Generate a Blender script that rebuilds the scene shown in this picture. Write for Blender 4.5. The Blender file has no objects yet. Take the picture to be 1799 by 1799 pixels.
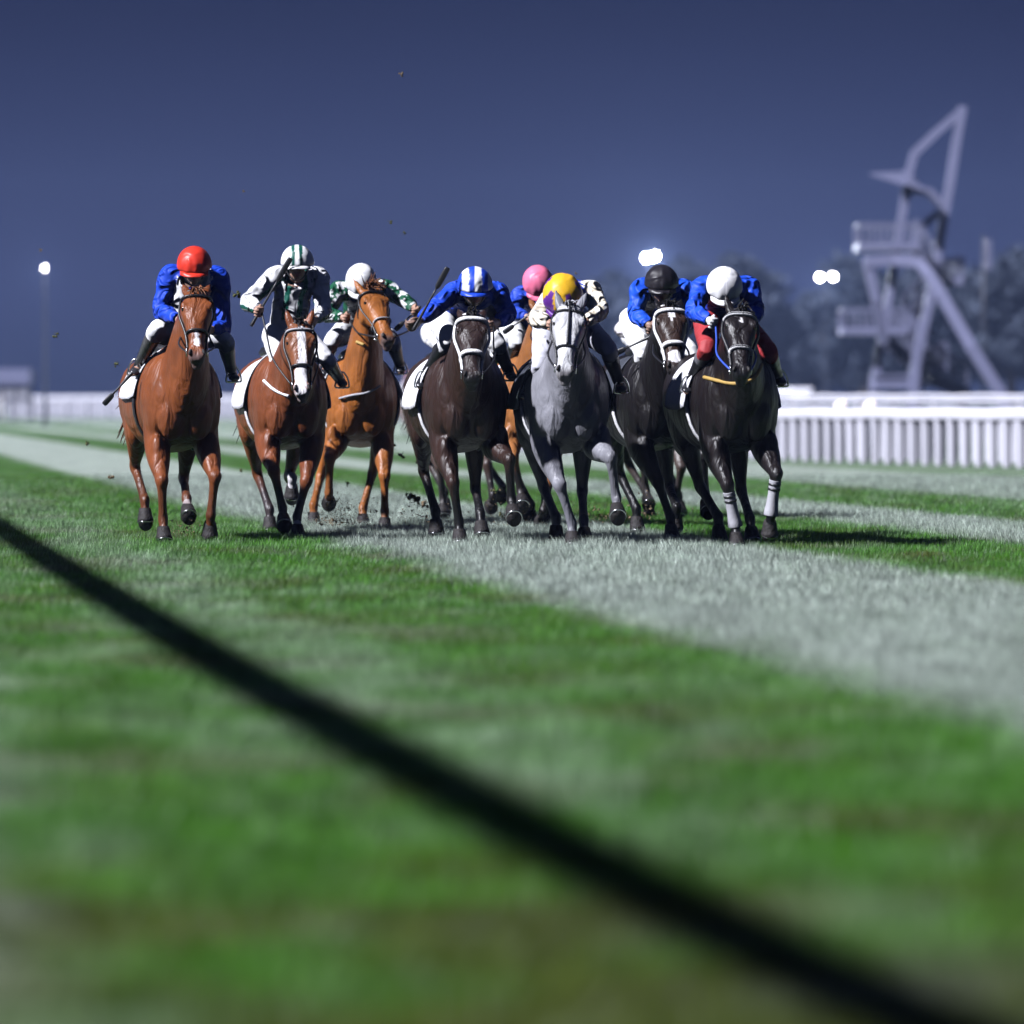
import bpy, math, random
import numpy as np
from mathutils import Vector, Matrix, kdtree
from mathutils.bvhtree import BVHTree

R = math.radians
rng = np.random.default_rng(7)
random.seed(7)
S = bpy.context.scene
COL = S.collection

# ------------------------------------------------------------------ camera
F, CX, HZ, CH = 9200.0, 899.5, 712.0, 1.035      # focal length, centre, horizon in photo pixels; camera height in metres
cd = bpy.data.cameras.new('camera')
cam = bpy.data.objects.new('camera', cd); COL.objects.link(cam)
cam.location = (0, 0, CH); cam.rotation_euler = (R(90), 0, 0)
cd.sensor_width = 36; cd.sensor_fit = 'HORIZONTAL'; cd.lens = 36 * F / 1799
cd.shift_y = (HZ - 899.5) / 1799
cd.clip_start = 0.5; cd.clip_end = 6000
cd.dof.use_dof = True; cd.dof.focus_distance = 39.5; cd.dof.aperture_fstop = cd.lens / 100.0
S.camera = cam

# ------------------------------------------------------------------ night sky
W = bpy.data.worlds.new('World'); S.world = W; W.use_nodes = True
nt = W.node_tree; nt.nodes.clear()
wo = nt.nodes.new('ShaderNodeOutputWorld'); bg = nt.nodes.new('ShaderNodeBackground')
tc = nt.nodes.new('ShaderNodeTexCoord'); sp = nt.nodes.new('ShaderNodeSeparateXYZ')
cr = nt.nodes.new('ShaderNodeValToRGB')
nt.links.new(tc.outputs['Generated'], sp.inputs[0]); nt.links.new(sp.outputs['Z'], cr.inputs[0])
nt.links.new(cr.outputs[0], bg.inputs[0]); nt.links.new(bg.outputs[0], wo.inputs[0])
E = cr.color_ramp.elements
E[0].position = 0.0; E[0].color = (.0100, .0155, .042, 1)
E[1].position = 1.0; E[1].color = (.010, .014, .034, 1)
for p, c in ((.022, (.0145, .0205, .060)), (.045, (.0098, .0150, .048)), (.075, (.0036, .0064, .027)), (.2, (.010, .014, .034))):
    e = E.new(p); e.color = (*c, 1)
bg.inputs[1].default_value = 1.0

# ------------------------------------------------------------------ the floodlight outside the frame
ELEV, AZ = R(43), R(26)
sd = bpy.data.lights.new('floodlight', 'SUN'); so = bpy.data.objects.new('floodlight', sd); COL.objects.link(so)
LT = Vector((math.cos(ELEV) * math.cos(AZ), math.cos(ELEV) * math.sin(AZ), -math.sin(ELEV)))
so.rotation_euler = LT.to_track_quat('-Z', 'Y').to_euler()
sd.energy = 5.0; sd.angle = R(2.0); sd.color = (.91, .92, 1.0)
S.view_settings.view_transform = 'Standard'; S.view_settings.look = 'None'
S.view_settings.exposure = .95; S.view_settings.gamma = 1
S.cycles.use_denoising = True
S.cycles.max_bounces = 6; S.cycles.volume_bounces = 0; S.cycles.diffuse_bounces = 0; S.cycles.glossy_bounces = 1
S.cycles.sample_clamp_indirect = 4

def at(X, Y, d):
    return Vector(((X - CX) * d / F, d, CH + (HZ - Y) * d / F))
def gd(Y): return F * CH / (Y - HZ)

# ------------------------------------------------------------------ materials
def mat(name, col, rough=.6, bump=0, bscale=30, attr=None, var=.0, vscale=8, spec=.5, metal=0, emit=None, es=0, coat=0, sheen=0, stretch=None, ridged=False, dist=.02):
    m = bpy.data.materials.new(name); m.use_nodes = True
    n = m.node_tree.nodes; l = m.node_tree.links
    b = n['Principled BSDF']
    b.inputs['Roughness'].default_value = rough; b.inputs['Metallic'].default_value = metal
    b.inputs['Specular IOR Level'].default_value = spec
    b.inputs['Coat Weight'].default_value = coat; b.inputs['Coat Roughness'].default_value = .3
    b.inputs['Sheen Weight'].default_value = sheen
    src = None
    if attr:
        a = n.new('ShaderNodeAttribute'); a.attribute_name = attr; src = a.outputs['Color']
    if var > 0 or bump > 0:
        t = n.new('ShaderNodeTexCoord')
    if var > 0:
        z = n.new('ShaderNodeTexNoise'); z.inputs['Scale'].default_value = vscale; z.inputs['Detail'].default_value = 5
        l.new(t.outputs['Object'], z.inputs['Vector'])
        mr = n.new('ShaderNodeMapRange'); mr.inputs[1].default_value = .3; mr.inputs[2].default_value = .7
        mr.inputs[3].default_value = 1 - var; mr.inputs[4].default_value = 1 + var
        l.new(z.outputs['Fac'], mr.inputs[0])
        mx = n.new('ShaderNodeVectorMath'); mx.operation = 'SCALE'
        if src is None:
            rgb = n.new('ShaderNodeRGB'); rgb.outputs[0].default_value = (*col, 1); src = rgb.outputs[0]
        l.new(src, mx.inputs[0]); l.new(mr.outputs[0], mx.inputs['Scale']); src = mx.outputs[0]
    if src is not None: l.new(src, b.inputs['Base Color'])
    else: b.inputs['Base Color'].default_value = (*col, 1)
    if bump > 0:
        z2 = n.new('ShaderNodeTexNoise'); z2.inputs['Scale'].default_value = bscale; z2.inputs['Detail'].default_value = 4
        z2.inputs['Distortion'].default_value = .6
        if stretch:
            mp = n.new('ShaderNodeMapping'); mp.inputs['Scale'].default_value = stretch
            l.new(t.outputs['Object'], mp.inputs[0]); l.new(mp.outputs[0], z2.inputs['Vector'])
        else: l.new(t.outputs['Object'], z2.inputs['Vector'])
        if ridged: z2.noise_type = 'RIDGED_MULTIFRACTAL'; z2.normalize = True; z2.inputs['Detail'].default_value = 2; z2.inputs['Distortion'].default_value = 1.2
        bp = n.new('ShaderNodeBump'); bp.inputs['Strength'].default_value = bump; bp.inputs['Distance'].default_value = dist
        l.new(z2.outputs['Fac'], bp.inputs['Height']); l.new(bp.outputs[0], b.inputs['Normal'])
    if emit:
        b.inputs['Emission Color'].default_value = (*emit, 1); b.inputs['Emission Strength'].default_value = es
    return m

M = {}
M['coat'] = mat('coat', (1, 1, 1), .43, .55, 8.5, 'Col', .28, 5, .34, dist=.09, stretch=(1, 1, .28))
M['silk'] = mat('silk', (1, 1, 1), .52, 1.0, 8, 'Col', .08, 12, .2, ridged=True, dist=.14)
M['breech'] = mat('breeches', (1, 1, 1), .6, .6, 7, 'Col', .05, 12, .25, ridged=True, dist=.05)
M['cap'] = mat('cap_silk', (1, 1, 1), .42, .5, 7, 'Col', .04, 14, .35, ridged=True, dist=.03)
M['skin'] = mat('skin', (1, 1, 1), .5, .12, 60, 'Col', .08, 30)
M['boot'] = mat('boot_leather', (1, 1, 1), .28, .18, 35, 'Col', .1, 20, .55)
M['hoof'] = mat('hoof_horn', (.020, .017, .017), .62, .5, 60, None, .5, 25, .3)
M['black'] = mat('black_leather', (.012, .012, .015), .4, .1, 60, None, .2, 30)
M['white'] = mat('white_webbing', (.78, .78, .8), .7, .4, 90, None, .08, 30)
M['cream'] = mat('cream_webbing', (.40, .26, .07), .6, .2, 90, None, .15, 30)
M['greyband'] = mat('grey_webbing', (.35, .35, .38), .6, .2, 90, None, .1, 30)
M['cloth'] = mat('saddle_cloth', (.74, .74, .78), .8, .5, 25, None, .06, 12)
M['darkcloth'] = mat('dark_saddle_cloth', (.03, .035, .05), .75, .5, 25, None, .1, 12)
M['eye'] = mat('eye', (.01, .008, .006), .08)
M['glass'] = mat('goggle_lens', (.008, .008, .01), .1, spec=.6)
M['metal'] = mat('steel', (.5, .5, .52), .25, metal=1)
M['hairdark'] = mat('dark_hair', (.012, .010, .010), .5, 0, 1, None, .3, 20)
M['hairred'] = mat('red_hair', (.16, .055, .018), .5, 0, 1, None, .3, 20)
M['hairgrey'] = mat('grey_hair', (.30, .30, .33), .5, 0, 1, None, .2, 20)
M['rail'] = mat('rail_plastic', (.60, .60, .68), .5, 0, 1, None, .06, 2)
M['steelwhite'] = mat('painted_steel', (.22, .23, .37), .5, 0, 1, None, .08, 1)
M['railing'] = mat('railing_steel', (.17, .18, .29), .5, 0, 1, None, .08, 1)
M['lamp'] = mat('lit_lamp', (1, 1, 1), .4, emit=(.95, .98, 1), es=160)
M['lampdim'] = mat('lit_lamp_dim', (1, 1, 1), .4, emit=(1, .95, .92), es=45)
M['lampbody'] = mat('lamp_housing', (.1, .1, .12), .5)
M['pole'] = mat('pole_steel', (.04, .045, .07), .5)
M['leaf'] = mat('leaf', (.052, .064, .092), .8, 0, 1, None, .2, .8, .1)
M['bark'] = mat('bark', (.05, .04, .035), .9, .5, 20, None, .3, 6)
M['soil'] = mat('soil', (.17, .125, .07), .95, .6, 40, None, .4, 60)
M['turfbit'] = mat('torn_turf', (.07, .075, .02), .9, .6, 40, None, .5, 60)
M['booth'] = mat('booth_panel', (.36, .36, .42), .6, 0, 1, None, .08, 2)
M['boothwin'] = mat('booth_window', (.46, .46, .52), .25)
M['boothdark'] = mat('booth_dark', (.2, .2, .27), .6)  # darker panel tone for the cabin wall

# ------------------------------------------------------------------ object helpers
def link(name, me, m=None, parent=None, smooth=True):
    o = bpy.data.objects.new(name, me); COL.objects.link(o)
    if m is not None: me.materials.append(m)
    if smooth and len(me.polygons): me.polygons.foreach_set('use_smooth', [True] * len(me.polygons))
    if parent is not None: o.parent = parent
    return o
def tag(o, label=None, cat=None, group=None, kind=None):
    if label: o['label'] = label
    if cat: o['category'] = cat
    if group: o['group'] = group
    if kind: o['kind'] = kind
    return o
def empty(name, loc, rz=0):
    o = bpy.data.objects.new(name, None); COL.objects.link(o); o.location = loc; o.rotation_euler = (0, 0, rz)
    o.empty_display_size = .2
    return o

V = lambda *a: np.array(a if len(a) > 1 else a[0], float)
def nz(v):
    v = np.asarray(v, float); n = np.linalg.norm(v); return v / n if n > 1e-9 else v
def cat(P, k):
    """Catmull-Rom resample of the rows of P, k steps a span"""
    P = np.asarray(P, float); n = len(P); out = []
    for i in range(n - 1):
        p0 = P[max(i - 1, 0)]; p1 = P[i]; p2 = P[i + 1]; p3 = P[min(i + 2, n - 1)]
        for j in range(k):
            t = j / k
            out.append(.5 * (2 * p1 + (p2 - p0) * t + (2 * p0 - 5 * p1 + 4 * p2 - p3) * t * t + (3 * p1 - p0 - 3 * p2 + p3) * t ** 3))
    out.append(P[-1]); return np.array(out)

class Src:
    """closed shapes collected with a colour on every vertex"""
    def __init__(s): s.v = []; s.f = []; s.c = []
    def loft(s, pts, col, side=(0, 1, 0), n=16, k=4, e=2.0, fixed=None):
        """pts rows: x y z, half width along side, half depth front, half depth back"""
        P = np.asarray(pts, float)
        if P.shape[1] == 4: P = np.column_stack([P, P[:, 3], P[:, 3]])
        if P.shape[1] == 5: P = np.column_stack([P, P[:, 4]])
        Q = cat(P, k) if k > 1 else P
        Q[:, 3:] = np.maximum(Q[:, 3:], .002)
        base = len(s.v); m = len(Q)
        pos = Q[:, :3]
        tan = np.gradient(pos, axis=0)
        side = np.asarray(side, float)
        for i in range(m):
            t = nz(tan[i]) if fixed is None else nz(fixed)
            sv = nz(side - t * np.dot(side, t)); fv = np.cross(sv, t)
            for a in range(n):
                an = 2 * math.pi * a / n; c, q = math.cos(an), math.sin(an)
                ce = math.copysign(abs(c) ** (2 / e), c); qe = math.copysign(abs(q) ** (2 / e), q)
                dd = Q[i, 4] if q >= 0 else Q[i, 5]
                p = pos[i] + sv * Q[i, 3] * ce + fv * dd * qe
                s.v.append(p); s.c.append(col(i / (m - 1), ce * Q[i, 3], q, p) if callable(col) else col)
        for i in range(m - 1):
            for a in range(n):
                b = (a + 1) % n
                s.f.append((base + i * n + a, base + i * n + b, base + (i + 1) * n + b, base + (i + 1) * n + a))
        for i, rev in ((0, True), (m - 1, False)):
            ci = len(s.v); s.v.append(pos[i]); s.c.append(s.c[base + i * n])
            for a in range(n):
                b = (a + 1) % n
                s.f.append((ci, base + i * n + b, base + i * n + a) if rev else (ci, base + i * n + a, base + i * n + b))
        return pos
    def ell(s, c, r, col, ax=None, n=14, m=9):
        A = np.eye(3) if ax is None else np.array([nz(a) for a in ax])
        base = len(s.v); c = np.asarray(c, float)
        for i in range(m + 1):
            ph = math.pi * i / m
            for a in range(n):
                th = 2 * math.pi * a / n
                q = np.array([math.sin(ph) * math.cos(th) * r[0], math.sin(ph) * math.sin(th) * r[1], math.cos(ph) * r[2]])
                p = c + q @ A; s.v.append(p); s.c.append(col(p) if callable(col) else col)
        for i in range(m):
            for a in range(n):
                b = (a + 1) % n
                s.f.append((base + i * n + a, base + (i + 1) * n + a, base + (i + 1) * n + b, base + i * n + b))
    def box(s, a, b, w, h, col=(1, 1, 1), up=(0, 0, 1)):
        """a bar of w x h from point a to point b"""
        a = np.asarray(a, float); b = np.asarray(b, float); t = nz(b - a); u = np.asarray(up, float)
        u = u - t * np.dot(u, t)
        if np.linalg.norm(u) < 1e-4: u = np.array((0, 1., 0)) - t * t[1]
        u = nz(u); w_ = np.cross(t, u); base = len(s.v)
        for p in (a, b):
            for i, j in ((-1, -1), (1, -1), (1, 1), (-1, 1)):
                s.v.append(p + w_ * i * w / 2 + u * j * h / 2); s.c.append(col)
        for f in ((0, 1, 2, 3), (7, 6, 5, 4), (0, 4, 5, 1), (1, 5, 6, 2), (2, 6, 7, 3), (3, 7, 4, 0)):
            s.f.append(tuple(base + q for q in f))
    def tube(s, pts, r, col=(1, 1, 1), n=8, k=3, flat=1.0, side=(0, 0, 1)):
        P = np.asarray(pts, float); rr = np.broadcast_to(np.asarray(r, float), (len(P),))
        s.loft(np.column_stack([P, rr * flat, rr, rr]), col, side, n, k)
    def mesh(s, name):
        me = bpy.data.meshes.new(name)
        me.from_pydata([tuple(p) for p in s.v], [], s.f); me.update()
        return me
    def build(s, name, m, parent=None, smooth=True):
        me = s.mesh(name); putcol(me, np.array([tuple(c)[:3] for c in s.c]))
        return link(name, me, m, parent, smooth)
    def remesh(s, name, m, parent, voxel=.012, it=4, wob=0, wscale=12):
        me = s.mesh('src'); o = bpy.data.objects.new('src', me); COL.objects.link(o)
        r = o.modifiers.new('r', 'REMESH'); r.mode = 'VOXEL'; r.voxel_size = voxel
        if it:
            q = o.modifiers.new('s', 'SMOOTH'); q.factor = .5; q.iterations = it
        dg = bpy.context.evaluated_depsgraph_get()
        nm = bpy.data.meshes.new_from_object(o.evaluated_get(dg)); nm.name = name
        bpy.data.objects.remove(o); bpy.data.meshes.remove(me)
        nm.materials.clear()
        kd = kdtree.KDTree(len(s.v))
        for i, p in enumerate(s.v): kd.insert(p, i)
        kd.balance()
        C = np.array([tuple(c)[:3] for c in s.c]); out = np.zeros((len(nm.vertices), 3))
        for i, v in enumerate(nm.vertices):
            out[i] = C[kd.find(v.co)[1]]
        putcol(nm, out)
        if wob:
            co = np.empty(len(nm.vertices) * 3); nm.vertices.foreach_get('co', co); co = co.reshape(-1, 3)
            no = np.empty(len(nm.vertices) * 3); nm.vertices.foreach_get('normal', no); no = no.reshape(-1, 3)
            ph = random.random() * 9
            w = np.sin(co[:, 2] * wscale * 6 + 3 * np.sin(co[:, 0] * wscale * 1.7 + ph) + 2 * np.sin(co[:, 1] * wscale * 2.1)) \
                + .6 * np.sin(co[:, 0] * wscale * 5 + 3 * np.sin(co[:, 1] * wscale * 2 + ph) + 1.5 * np.sin(co[:, 2] * wscale * 2.3 + 1))
            co += no * (w * wob)[:, None]
            nm.vertices.foreach_set('co', co.ravel()); nm.update()
        return link(name, nm, m, parent)
def putcol(me, C):
    a = me.color_attributes.new('Col', 'FLOAT_COLOR', 'POINT')
    a.data.foreach_set('color', np.column_stack([C, np.ones(len(C))]).astype(np.float32).ravel())

# ------------------------------------------------------------------ turf: ground sheet + blades
STR = [(-40, .72), (.35, .66), (.8, .97), (1.55, .9), (1.8, .76), (2.1, .76), (2.45, .95), (3.6, 1), (4.0, 0), (6.5, .04), (6.8, 1), (8.6, 1), (8.95, .1), (10.1, .05),
       (10.5, .95), (12.5, .9), (13.0, .15), (16.3, .1), (17, .6), (20, .6), (20.6, .1), (24, .1), (25, .5), (29, .5), (30, .15), (60, .2)]
def turf_mat(name, blades):
    m = bpy.data.materials.new(name); m.use_nodes = True
    n = m.node_tree.nodes; l = m.node_tree.links; b = n['Principled BSDF']
    g = n.new('ShaderNodeNewGeometry'); s = n.new('ShaderNodeSeparateXYZ'); l.new(g.outputs['Position'], s.inputs[0])
    def math_(op, a, c):
        q = n.new('ShaderNodeMath'); q.operation = op
        for i, x in enumerate((a, c)):
            if isinstance(x, (int, float)): q.inputs[i].default_value = x
            else: l.new(x, q.inputs[i])
        return q.outputs[0]
    flat = n.new('ShaderNodeCombineXYZ'); l.new(s.outputs[0], flat.inputs[0]); l.new(s.outputs[1], flat.inputs[1])
    def noise(sc, det=3, dist=0):
        z = n.new('ShaderNodeTexNoise'); z.inputs['Scale'].default_value = sc; z.inputs['Detail'].default_value = det
        z.inputs['Distortion'].default_value = dist; l.new(flat.outputs[0], z.inputs['Vector']); return z.outputs['Fac']
    c = math_('ADD', s.outputs[0], math_('MULTIPLY', s.outputs[1], .132))
    c = math_('ADD', c, math_('MULTIPLY', math_('SUBTRACT', noise(4, 6), .5), .75))
    c = math_('ADD', c, math_('MULTIPLY', math_('SUBTRACT', noise(.25, 2), .5), .35))
    t = math_('DIVIDE', math_('ADD', c, 2), 32)
    rp = n.new('ShaderNodeValToRGB'); el = rp.color_ramp.elements
    el[0].position = 0; el[0].color = (0, 0, 0, 1); el[1].position = 1; el[1].color = (.2, .2, .2, 1)
    for p, v in STR[1:-1]:
        q = el.new((p + 2) / 32); q.color = (v, v, v, 1)
    l.new(t, rp.inputs[0])
    fac = math_('ADD', rp.outputs[0], math_('MULTIPLY', math_('SUBTRACT', noise(1.9, 7, .6), .5), 1.15))
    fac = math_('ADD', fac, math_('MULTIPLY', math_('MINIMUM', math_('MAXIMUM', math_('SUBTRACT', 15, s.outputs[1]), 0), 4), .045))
    fac = n_clamp = math_('MINIMUM', math_('MAXIMUM', fac, 0), 1)
    def mix(f, A, B):
        q = n.new('ShaderNodeMix'); q.data_type = 'RGBA'
        if isinstance(f, (int, float)): q.inputs[0].default_value = f
        else: l.new(f, q.inputs[0])
        for i, x in ((6, A), (7, B)):
            if isinstance(x, tuple): q.inputs[i].default_value = (*x, 1)
            else: l.new(x, q.inputs[i])
        return q.outputs[2]
    k = 1.0 if blades else .8
    pale = mix(noise(22, 6), tuple(k * x for x in (.19, .27, .20)), tuple(k * x for x in (.70, .76, .70)))
    gr = mix(noise(9, 4), tuple(k * x for x in (.016, .085, .007)), tuple(k * x for x in (.085, .235, .018)))
    near = math_('MULTIPLY', math_('MINIMUM', math_('MAXIMUM', math_('SUBTRACT', 12.5, s.outputs[1]), 0), 4), .06)  # darkening towards the camera, painted into the turf colour with the parched patches
    dry_and_dim = math_('MULTIPLY', math_('MAXIMUM', math_('SUBTRACT', math_('ADD', noise(.9, 4, .4), near), .50), 0), 4.2)
    gr = mix(math_('MINIMUM', dry_and_dim, .75), gr, tuple(k * x for x in (.062, .055, .010)))
    col = mix(fac, pale, gr)
    mac = n.new('ShaderNodeMapRange'); l.new(noise(2.6, 6, .8), mac.inputs[0])
    mac.inputs[1].default_value = .3; mac.inputs[2].default_value = .7; mac.inputs[3].default_value = .55; mac.inputs[4].default_value = 1.35
    mv = n.new('ShaderNodeVectorMath'); mv.operation = 'SCALE'; l.new(col, mv.inputs[0]); l.new(mac.outputs[0], mv.inputs['Scale']); col = mv.outputs[0]
    if blades:
        oi = n.new('ShaderNodeAttribute'); oi.attribute_name = 'tip'
        mu = n.new('ShaderNodeVectorMath'); mu.operation = 'SCALE'; l.new(col, mu.inputs[0]); l.new(oi.outputs['Fac'], mu.inputs['Scale'])
        col = mu.outputs[0]
        tr = n.new('ShaderNodeBsdfTranslucent'); l.new(col, tr.inputs[0])
        ms = n.new('ShaderNodeMixShader'); ms.inputs[0].default_value = .45
        l.new(b.outputs[0], ms.inputs[1]); l.new(tr.outputs[0], ms.inputs[2]); l.new(ms.outputs[0], n['Material Output'].inputs[0])
        b.inputs['Roughness'].default_value = .45; b.inputs['Specular IOR Level'].default_value = .35
    else:
        b.inputs['Roughness'].default_value = .9; b.inputs['Specular IOR Level'].default_value = .1
        bp = n.new('ShaderNodeBump'); bp.inputs['Strength'].default_value = .9; bp.inputs['Distance'].default_value = .06
        l.new(noise(38, 3), bp.inputs['Height']); l.new(bp.outputs[0], b.inputs['Normal'])
    l.new(col, b.inputs['Base Color'])
    return m
me = bpy.data.meshes.new('ground')
gx = [-900, -60, -20, 0, 20, 60, 900]; gy = [-40, 0, 20, 60, 120, 400, 3000]
me.from_pydata([(x, y, 0) for y in gy for x in gx], [], [(j * 7 + i, j * 7 + i + 1, j * 7 + i + 8, j * 7 + i + 7) for j in range(6) for i in range(6)])
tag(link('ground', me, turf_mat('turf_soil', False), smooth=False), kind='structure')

def blades():
    segs = [(7.5, 13, 1700, .0042), (13, 26, 4200, .0034), (26, 47, 2300, .0062), (47, 75, 700, .010)]
    P = []; Wd = []
    for a, b, den, w in segs:
        area = .125 * (b * b - a * a); nb = int(area * den)
        y = np.sqrt(rng.uniform(a * a, b * b, nb)); x = rng.uniform(-.125, .125, nb) * y
        P.append(np.column_stack([x, y])); Wd.append(np.full(nb, w))
    P = np.vstack(P); Wd = np.concatenate(Wd); n = len(P)
    # soft tufts
    h = rng.uniform(.026, .070, n) * (1 + .35 * np.sin(P[:, 0] * 9 + 2 * np.sin(P[:, 1] * 3.1)) * np.sin(P[:, 1] * 7))
    c = P[:, 0] + .132 * P[:, 1]
    fac = np.interp(c, [p for p, v in STR], [v for p, v in STR])
    h = h * (1.12 - .25 * fac)
    yaw = rng.uniform(0, 2 * np.pi, n)
    dx, dy = np.cos(yaw), np.sin(yaw)
    lean = rng.uniform(.1, .8, n) * h; la = rng.uniform(0, 2 * np.pi, n)
    bias = (.5 - fac) * .5 * h
    verts = np.zeros((n, 3, 3), np.float32)
    verts[:, 0, 0] = P[:, 0] - dx * Wd / 2; verts[:, 0, 1] = P[:, 1] - dy * Wd / 2
    verts[:, 1, 0] = P[:, 0] + dx * Wd / 2; verts[:, 1, 1] = P[:, 1] + dy * Wd / 2
    verts[:, :2, 2] = -.004
    verts[:, 2, 0] = P[:, 0] + np.cos(la) * lean - bias * .6; verts[:, 2, 1] = P[:, 1] + np.sin(la) * lean - bias
    verts[:, 2, 2] = h
    me = bpy.data.meshes.new('grass')
    me.vertices.add(n * 3); me.vertices.foreach_set('co', verts.ravel())
    me.loops.add(n * 3); me.loops.foreach_set('vertex_index', np.arange(n * 3, dtype=np.int32))
    me.polygons.add(n); me.polygons.foreach_set('loop_start', np.arange(0, n * 3, 3, dtype=np.int32))
    me.update(calc_edges=True)
    a = me.attributes.new('tip', 'FLOAT', 'POINT')
    tone = rng.uniform(.5, 1.7, n) ** 1.4
    t = np.column_stack([tone * .6, tone * .6, tone * 1.45]).astype(np.float32)
    a.data.foreach_set('value', t.ravel())
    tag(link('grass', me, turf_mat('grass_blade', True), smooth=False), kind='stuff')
blades()

# ------------------------------------------------------------------ horses
def ik(A, B, la, lb, pole):
    A, B = V(A), V(B); d = B - A; L = np.linalg.norm(d); u = d / L
    if L > (la + lb) * .999: s = L / (la + lb) * 1.001; la *= s; lb *= s
    x = (la * la - lb * lb + L * L) / (2 * L); h = math.sqrt(max(la * la - x * x, 0))
    p = V(pole); p = nz(p - u * np.dot(p, u))
    return A + u * x + p * h

class Frame:
    """the ground point under a horse's forehand, its heading, and the way from a photo pixel to its local axes"""
    def __init__(s, X, Yg, th):
        s.d = gd(Yg); s.th = th; s.o = V(at(X, Yg, s.d)); s.o[2] = 0
        s.f = V(math.sin(th), -math.cos(th), 0); s.l = V(math.cos(th), math.sin(th), 0)
        s.rz = math.atan2(s.f[1], s.f[0])
    def p(s, X, Y, xf):
        yl = 0
        for _ in range(3):
            d = s.o[1] + s.f[1] * xf + s.l[1] * yl
            w = V(at(X, Y, d)); yl = (w[0] - s.o[0] - s.f[0] * xf) / s.l[0]
        return V(xf, yl, w[2])

def lerp(a, b, t): return tuple(a[i] + (b[i] - a[i]) * t for i in range(3))

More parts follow.
